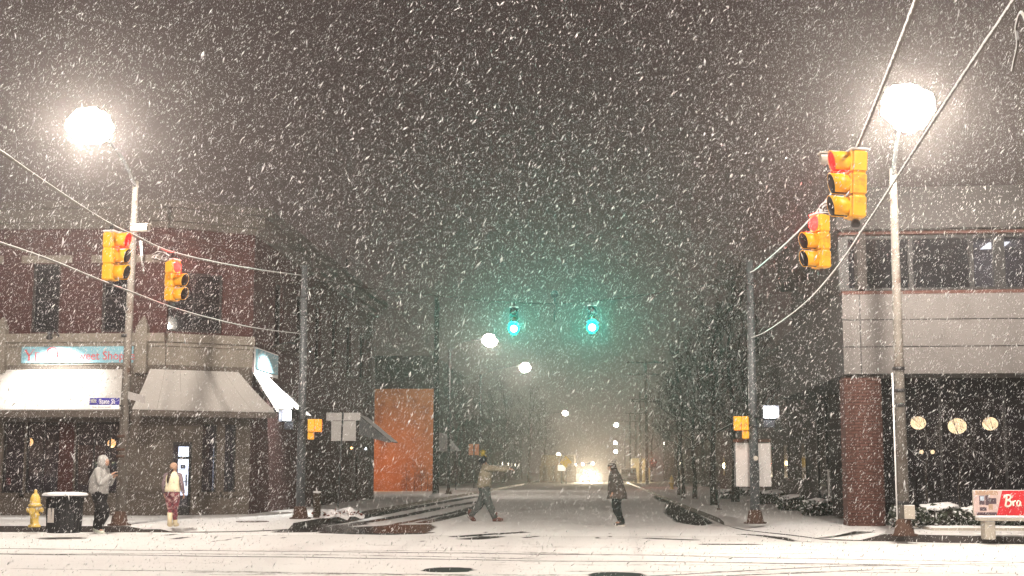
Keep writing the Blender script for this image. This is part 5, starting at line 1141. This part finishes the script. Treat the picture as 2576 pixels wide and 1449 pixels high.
def person(label, loc, rz, J, group='people crossing the street corner'):
    """J: joints (local, facing +x, y = the person's left)"""
    t = thing('person', label, 'person', loc, rz, group)
    V = {k: Vector(v) for k, v in J.items()}
    mid = V['pelvis'].lerp(V['chest'], .5); ch = [[('pelvis',J['pelvis'],.115),('mid',tuple(mid),.115),('chest',J['chest'],.125),('neck',J['neck'],.056),('skull',tuple(V['head']-Vector((0,0,.01))),.086),('crown',tuple(V['head']+Vector((0,0,.075))),.07)]]
    f = V.get('face', Vector((1,0,0))).normalized()
    ch.append([('skull',tuple(V['head']-Vector((0,0,.01))),.086),('jaw',tuple(V['head']+f*.045-Vector((0,0,.075))),.05)])
    for s_ in 'LR':
        ch.append([('chest',J['chest'],.125),('sh'+s_,J['sh'+s_],.06),('el'+s_,J['el'+s_],.045),(s_+'w',J['wr'+s_],.026)])
        d = V['wr'+s_]-V['el'+s_]; up = V.get('up'+s_, Vector((0,0,1)) if abs(d.normalized().z) < .8 else Vector((0,1 if s_ == 'L' else -1,0)))
        ch += hand_chains(s_, J['wr'+s_], d, up)
        toe = V['an'+s_]+V['toe'+s_]
        ch.append([('pelvis',J['pelvis'],.115),('hip'+s_,J['hip'+s_],.085),('kn'+s_,J['kn'+s_],.06),('an'+s_,J['an'+s_],.042),('to'+s_,tuple(toe),.035)])
    body = skin_body('body', ch, skin_m, t)
    side = Vector((0,0,1)).cross(f).normalized(); H = V['head']
    e = MB()
    MB().tube([H+f*.078+Vector((0,0,.012)), H+f*.105-Vector((0,0,.022)), H+f*.088-Vector((0,0,.032))], [.010,.017,.012], 8).obj('nose', skin_m, body)
    for s_ in (-1,1): MB().ball(H+f*.078+side*.033*s_+Vector((0,0,.018)), .013, 8, 6).obj('eye', M['black'], body); MB().ball(H+side*.088*s_-f*.005-Vector((0,0,.005)), .024, 8, 6, sx=1, sy=.6, sz=1.3).obj('ear', skin_m, body)
    MB().ball(H+f*.082-Vector((0,0,.062)), .018, 8, 6, sy=1.3, sz=.45).obj('mouth', mat('lips', (.28,.09,.08), .6, .1, 10, .0), body)
    return t, body, V
def trousers(t, V, m, rw=(.15,.165), rk=.085, ra=.07, jit=.012, stop=.0, th=1.0):
    mb = MB(); P = V['pelvis']
    loft(mb, [(P.x,P.y,P.z+.16,rw[0]*.86,rw[1]*.88,0),(P.x,P.y,P.z+.06,rw[0],rw[1],0),(P.x,P.y,P.z-.06,rw[0],rw[1],0),(P.x,P.y,P.z-.13,rw[0]*.8,rw[1]*.9,0)])
    for s_ in 'LR':
        h, k, a = V['hip'+s_], V['kn'+s_], V['an'+s_]; e = a.lerp(k, stop)
        pts = smooth_path([h+Vector((0,0,.05)), h.lerp(k,.45), k, k.lerp(e,.5), e], 3); n = len(pts)
        rr = [np.interp(i/(n-1), [0,.25,.5,.75,1], [.115*th,.105*th,rk,(rk+ra)/2,ra]) for i in range(n)]
        mb.tube(pts, [float(r) for r in rr], 12)
    return mb.jitter(jit, 9).obj('trousers', m, t)
def sleeve(mb, V, s_, r0, r1, end=.93):
    sh, el, w = V['sh'+s_], V['el'+s_], V['wr'+s_]; c = V['chest']
    pts = smooth_path([c.lerp(sh,.55)+Vector((0,0,.02)), sh, sh.lerp(el,.5), el, el.lerp(w,.5), el.lerp(w,end)], 3); n = len(pts)
    mb.tube(pts, [float(np.interp(i/(n-1), [0,.2,.6,1], [r0*1.05,r0*1.1,(r0+r1)*.5,r1])) for i in range(n)], 10)
def shoes(t, V, m, sole=None, r=.05, l=1.0, hi=.08):
    for s_ in 'LR':
        a, d = V['an'+s_], V['toe'+s_]; dd = Vector((d.x,d.y,d.z)); mb = MB(); heel = a-dd.normalized()*.07-Vector((0,0,.045)); tip = a+dd*1.15*l-Vector((0,0,.02))
        mb.tube(smooth_path([heel, a+dd*.25-Vector((0,0,.035)), a+dd*.7-Vector((0,0,.035)), tip], 3), [r*.85]+[r*1.05]*4+[r*.95]*3+[r*.6]*2, 10); mb.tube([a+Vector((0,0,hi)), a-Vector((0,0,.03))], [r*1.15,r*1.1], 10)
        so = mb.obj('shoe', m, t)
        if sole: MB().tube(smooth_path([heel-Vector((0,0,.035)), a+dd*.5-Vector((0,0,.075)), tip-Vector((0,0,.03))], 3), [r*.75]+[r*.95]*4+[r*.6]*2, 8).obj('sole', sole, so)
# --- hooded person stepping off the left kerb, facing right
dark_cloth = mat('black_trouser_cloth', (.012,.012,.014), .9, .4, 5, .3, snow=.1); grey_hood = mat('grey_hoodie_cloth', (.33,.325,.315), .95, .22, 9, .9, snow=.2); white_shoe = mat('white_trainers', (.62,.66,.58), .7, .15, 12, .1)
p = G(246,1343,0); p.z = .01
J = dict(pelvis=(0,0,.93), chest=(.03,0,1.33), neck=(.05,0,1.49), head=(.105,0,1.63), face=(1,-.25,-.08), shL=(.03,.20,1.42), shR=(.05,-.20,1.42), elL=(.10,.27,1.12), elR=(.14,-.26,1.13), wrL=(.30,.10,1.28), wrR=(.33,-.08,1.33), hipL=(0,.10,.88), hipR=(0,-.10,.88), knL=(-.02,.11,.48), knR=(.20,-.10,.50), anL=(-.09,.11,.12), anR=(.05,-.11,.10), toeL=(.15,-.02,-.03), toeR=(.16,-.06,-.05))
t, bo, V = person('person in a grey hoodie and baggy black trousers stepping off the kerb', p, rad(-8), J); t.scale = (1.02,1.02,1.02)
trousers(t, V, dark_cloth, (.18,.19), .125, .095, .02, .0, 1.25)
mb = MB(); loft(mb, [(0,0,.90,.19,.22,0),(-.02,0,.97,.22,.25,0),(-.01,0,1.12,.215,.25,.05),(.01,0,1.28,.20,.25,.1),(.03,0,1.40,.16,.23,.15),(.05,0,1.48,.10,.13,.2)]); sleeve(mb, V, 'L', .085, .055); sleeve(mb, V, 'R', .085, .055); mb.jitter(.016,8).obj('hoodie', grey_hood, t)
hd_ = MB(); H = V['head']
loft(hd_, [(H.x-.05,0,H.z-.16,.11,.13,.1),(H.x-.035,0,H.z-.06,.125,.125,.1),(H.x-.03,0,H.z+.04,.13,.125,.1),(H.x-.03,0,H.z+.11,.105,.10,.1),(H.x-.03,0,H.z+.15,.04,.04,.1)]); hd_.jitter(.01,9)
hd_.obj('hood', grey_hood, t); MB().ball(H+Vector((.075,-.02,-.02)), .075, 12, 8, sx=.55, sz=1.1).obj('face', skin_m, t); shoes(t, V, white_shoe, M['white_paint'], .055, 1.1); 
ph = MB().bbox((.36,-.05,1.33),(.375,.02,1.47), .004).obj('phone', M['black'], t)
# --- person in a cream vest seen from behind
p = G(432,1324,.15); hgt = 1.50/1.72
J = dict(pelvis=(0,0,.92), chest=(.0,0,1.30), neck=(.0,0,1.45), head=(.03,0,1.58), face=(1,-.1,-.05), shL=(0,.19,1.38), shR=(0,-.19,1.38), elL=(-.02,.27,1.10), elR=(-.02,-.28,1.10), wrL=(.06,.27,.88), wrR=(.05,-.29,.88), hipL=(0,.09,.86), hipR=(0,-.09,.86), knL=(.03,.07,.48), knR=(.02,-.07,.48), anL=(-.03,.05,.10), anR=(.10,-.05,.10), toeL=(.14,0,-.03), toeR=(.14,0,-.03))
t, bo, V = person('person in a cream vest and patterned leggings seen from behind on the pavement', p, rad(82), J); t.scale = (hgt,)*3
cream_cloth = mat('cream_quilted_vest', (.74,.67,.48), .9, .10, 9, .5); sleeve_m = mat('mauve_sleeve', (.20,.15,.17), .9, .2, 9, .2); hat_m = mat('tan_knit_hat', (.42,.27,.19), .95, .2, 20, .4); hair_m = mat('dark_hair', (.035,.02,.016), .7, .3, 20, .3)
def plaid(name):
    m, nt, N, L, b = nodes(name); co = objco(nt); n1 = noisen(nt, 7, 3, co); v = nt.nodes.new('ShaderNodeTexChecker'); v.inputs['Scale'].default_value = 11; L.new(co, v.inputs['Vector'])
    v.inputs[1].default_value = (.20,.05,.065,1); v.inputs[2].default_value = (.11,.035,.05,1); r = nt.nodes.new('ShaderNodeMapRange'); r.inputs[1].default_value = .52; r.inputs[2].default_value = .62; L.new(n1, r.inputs[0]); L.new(mixc(nt, r.outputs[0], v.outputs[0], (.50,.36,.33)), b.inputs['Base Color']); b.inputs['Roughness'].default_value = .9; return m
trousers(t, V, plaid('patterned_legging_cloth'), (.165,.19), .085, .06, .008, .22, 1.15)
mb = MB(); loft(mb, [(0,0,.93,.17,.225,0),(0,0,1.0,.18,.23,0),(0,0,1.12,.16,.20,0),(0,0,1.28,.17,.22,0),(0,0,1.38,.13,.19,0),(0,0,1.47,.075,.08,0)]); mb.jitter(.01,9).obj('vest', cream_cloth, t)
mb = MB(); sleeve(mb, V, 'L', .062, .045); sleeve(mb, V, 'R', .062, .045); mb.jitter(.008,9).obj('sleeves', sleeve_m, t)
H = V['head']; MB().ball(H+Vector((-.01,0,.03)), .115, 14, 9, sx=1.05, sy=.95, sz=1.0).jitter(.006,14).obj('knit_hat', hat_m, t)
MB().tube(smooth_path([H+Vector((-.08,.02,-.05)), H+Vector((-.15,.05,-.15)), H+Vector((-.20,.07,-.30)), H+Vector((-.19,.08,-.42))], 4), [.05,.05,.048,.046,.045,.044,.042,.040,.038,.034,.028,.02,.012], 9).obj('ponytail', hair_m, t)
boot_m = mat('cream_boots', (.62,.53,.36), .9, .12, 9, .2)
for s_ in 'LR':
    a = V['an'+s_]; MB().tube([a+Vector((0,0,.27)), a+Vector((0,0,.05)), a-Vector((0,0,.08))], [.075,.062,.07], 12).tube([a-Vector((0,0,.055)), a+Vector((.17,0,-.065))], [.06,.045], 10).obj('boot', boot_m, t)
# --- running person with arms stretched forward
p = G(1220,1312,0); tan = mat('tan_jacket_cloth', (.235,.205,.155), .95, .3, 7, .9, snow=.2); jean = mat('slate_jeans', (.075,.08,.08), .9, .25, 7, .3); brown = mat('brown_boots', (.10,.035,.028), .7, .3, 9, .2)
J = dict(pelvis=(-.02,0,.92), chest=(.04,0,1.32), neck=(.0,0,1.50), head=(-.06,0,1.63), face=(1,-.3,.05), shL=(.06,.20,1.42), shR=(.06,-.20,1.42), elL=(.36,.20,1.42), elR=(.38,-.18,1.40), wrL=(.62,.14,1.41), wrR=(.66,-.12,1.39), hipL=(0,.10,.86), hipR=(0,-.10,.86), knL=(-.14,.10,.47), knR=(.10,-.10,.50), anL=(-.40,.11,.16), anR=(.28,-.11,.10), toeL=(.10,0,-.10), toeR=(.16,0,-.02), upL=(0,0,1), upR=(0,0,1))
t, bo, V = person('running person with arms stretched forward in a tan jacket and grey jeans', p, rad(0), J); t.scale = (1.08,1.08,1.08)
trousers(t, V, jean, (.17,.18), .105, .085, .018, .0, 1.15)
mb = MB(); loft(mb, [(-.03,0,.90,.20,.20,0),(-.03,0,.98,.205,.215,0),(0,0,1.15,.19,.22,.05),(.03,0,1.32,.18,.235,.05),(.04,0,1.43,.14,.20,0),(.0,0,1.52,.08,.09,-.1)]); sleeve(mb, V, 'L', .085, .07, .95); sleeve(mb, V, 'R', .085, .07, .95); mb.jitter(.02,8).obj('jacket', tan, t)
H = V['head']; MB().ball(H+Vector((-.005,0,.01)), .115, 14, 10, sz=1.12).jitter(.015,10).obj('dark_hat', mat('dark_knit_hat', (.012,.012,.02), .9, .3, 20, .3), t)
pm = MB(); 
for k in range(60):
    d = Vector(NR.normal(0,1,3)).normalized(); a = H+Vector((.0,0,.17)); pm.add([a+d*.02, a+d*.12+Vector((.012,0,0)), a+d*.12-Vector((.012,0,0))], [(0,1,2)])
pm.ball(H+Vector((0,0,.17)), .055, 8, 6); pm.obj('yellow_pompom', mat('yellow_wool', (.34,.25,.04), .9, .3, 20, .3), t)
shoes(t, V, brown, None, .062, 1.15, .16)
# --- person in a knit hat and long coat, facing left
p = G(1553,1324,0); coat = mat('grey_brown_coat', (.085,.068,.062), .95, .4, 6, .9, snow=.22, dirt=((.20,.165,.15), 9, .58))
J = dict(pelvis=(0,0,.90), chest=(.05,0,1.28), neck=(.08,0,1.42), head=(.14,0,1.53), face=(1,0,-.25), shL=(.05,.18,1.36), shR=(.05,-.18,1.36), elL=(.06,.25,1.10), elR=(.06,-.25,1.10), wrL=(.12,.22,.86), wrR=(.12,-.22,.86), hipL=(0,.09,.84), hipR=(0,-.09,.84), knL=(.04,.09,.46), knR=(.00,-.09,.47), anL=(-.13,.09,.11), anR=(-.10,-.09,.11), toeL=(.15,0,-.04), toeR=(.15,0,-.04))
t, bo, V = person('person in a striped knit hat and long coat crossing the street', p, rad(180), J); t.scale = (1.03,1.03,1.03)
trousers(t, V, dark_cloth, (.16,.17), .10, .075, .012, .0, 1.2)
mb = MB(); loft(mb, [(.0,0,.70,.265,.27,0),(.0,0,.80,.25,.265,0),(.02,0,1.0,.215,.245,.03),(.04,0,1.18,.185,.235,.06),(.06,0,1.30,.155,.22,.1),(.075,0,1.38,.115,.17,.15),(.085,0,1.45,.07,.075,.2)]); sleeve(mb, V, 'L', .08, .06); sleeve(mb, V, 'R', .08, .06); mb.jitter(.014,7).obj('coat', coat, t)
H = V['head']; mb = MB(); loft(mb, [(H.x-.10,0,H.z-.20,.075,.11,0),(H.x-.07,0,H.z-.10,.09,.115,0),(H.x-.04,0,H.z,.095,.112,0),(H.x-.02,0,H.z+.06,.1,.108,0)]); mb.jitter(.008,12).obj('hair', hair_m, t)
def stripes(name):
    m, nt, N, L, b = nodes(name); co = objco(nt); w = nt.nodes.new('ShaderNodeTexWave'); w.bands_direction = 'Z'; w.inputs['Scale'].default_value = 6.5; w.inputs['Distortion'].default_value = 1.0; L.new(co, w.inputs['Vector'])
    r = nt.nodes.new('ShaderNodeMapRange'); r.inputs[1].default_value = .45; r.inputs[2].default_value = .55; L.new(w.outputs['Fac'], r.inputs[0]); L.new(mixc(nt, r.outputs[0], (.03,.03,.032), (.55,.52,.47)), b.inputs['Base Color']); b.inputs['Roughness'].default_value = .95; return m
mb = MB(); loft(mb, [(H.x+.0,0,H.z+.035,.115,.112,.35),(H.x-.03,0,H.z+.09,.11,.106,.4),(H.x-.065,0,H.z+.14,.075,.08,.45),(H.x-.085,0,H.z+.165,.03,.03,.45)]); mb.jitter(.005,14); mb.ball((H.x-.10,0,H.z+.185), .03, 8, 6); mb.obj('knit_hat', stripes('striped_knit'), t)
shoes(t, V, mat('dark_shoes', (.02,.02,.02), .6, .2, 9, .1), M['paper'], .05, 1.05)

# ------------------------------------------------------------------ falling snow and the snowy air
def flakes(n, seed, med, lo, hi):
    R = np.random.default_rng(seed); F = np.array((-math.sin(YAW), math.cos(YAW), 0)); Rt = np.array((math.cos(YAW), math.sin(YAW), 0)); out = []
    d = 62*R.random(n*3)**(1/2.0); d = d[d > 10.5][:n]; n = len(d)
    hx = d*.357*1.12+1.5; x = (R.random(n)*2-1)*hx; top = CAM_H+d*.345+1.0; z = .05+R.random(n)*(top-.05)
    P = F[None]*d[:,None]+Rt[None]*x[:,None]; P[:,2] = z
    keep = ~((P[:,0] < -10.3) & (P[:,1] > 41.8)) & ~((P[:,0] > A0.x-.2) & (P[:,1] > 34.2) & (P[:,2] < 10))
    P = P[keep]; d = d[keep]; n = len(P)
    ln = R.lognormal(math.log(med), .42, n); ln = np.clip(ln*(1+.0*d), .006, .045); w = ln*R.uniform(lo,hi,n)
    ax = np.stack([R.normal(-.45,.38,n), R.normal(0,.4,n), R.normal(-.9,.25,n)],1); ax /= np.linalg.norm(ax,axis=1)[:,None]
    b = np.cross(ax, R.normal(0,1,(n,3))); b /= np.linalg.norm(b,axis=1)[:,None]; c = np.cross(ax,b)
    l_, w_ = ln[:,None], w[:,None]; sk = R.normal(0,.5,(n,1))
    v = np.stack([P-ax*l_, P+ax*l_+b*w_*sk, P+b*w_-c*w_*.6, P-b*w_*.3+c*w_], 1).reshape(-1,3)
    return v
def falling_snow():
    v = np.concatenate([flakes(300000, 5, .0165, .12, .25), flakes(340000, 6, .0088, .2, .4)]); n = len(v)//4
    base = (np.arange(n)*4)[:,None,None]; f = (base+np.array([[0,1,2],[0,2,3],[0,3,1],[1,3,2]])[None]).reshape(-1)
    me = bpy.data.meshes.new('falling_snow'); nf = n*4
    me.vertices.add(n*4); me.vertices.foreach_set('co', v.astype(np.float32).ravel()); me.loops.add(nf*3); me.loops.foreach_set('vertex_index', f.astype(np.int32))
    me.polygons.add(nf); me.polygons.foreach_set('loop_start', (np.arange(nf)*3).astype(np.int32)); me.polygons.foreach_set('loop_total', np.full(nf,3,dtype=np.int32)); me.update(); me.validate()
    m, nt, N, L, b_ = nodes('snowflake'); N.remove(b_); df = N.new('ShaderNodeBsdfDiffuse'); tl = N.new('ShaderNodeBsdfTranslucent'); df.inputs[0].default_value = (.82,.82,.83,1); tl.inputs[0].default_value = (.82,.82,.83,1)
    mx = N.new('ShaderNodeMixShader'); mx.inputs[0].default_value = .28; L.new(df.outputs[0], mx.inputs[1]); L.new(tl.outputs[0], mx.inputs[2]); L.new(mx.outputs[0], N['Material Output'].inputs[0])
    me.materials.append(m); o = bpy.data.objects.new('falling_snow', me); C.objects.link(o)
    o['kind'] = 'stuff'; o['label'] = 'dense falling snowflakes filling the night air'; return o
falling_snow()
hz_ = MB().box((-140,-30,-1.0),(140,430,24)).obj('haze', None); hz_['kind'] = 'stuff'; hz_.display_type = 'WIRE'
m = bpy.data.materials.new('snowy_air'); m.use_nodes = True; nt = m.node_tree; nt.nodes.remove(nt.nodes['Principled BSDF'])
pv = nt.nodes.new('ShaderNodeVolumePrincipled'); pv.inputs['Color'].default_value = (.96,.91,.89,1); pv.inputs['Density'].default_value = HAZE_DENSITY; pv.inputs['Anisotropy'].default_value = .84
nt.links.new(pv.outputs[0], nt.nodes['Material Output'].inputs['Volume']); hz_.data.materials.append(m)
print('tris', sum(len(p.vertices)-2 for me in bpy.data.meshes for p in me.polygons if me.users) if False else sum(max(1,len(me.polygons)) for me in bpy.data.meshes), 'bricks', NB, 'objects', len(bpy.data.objects))
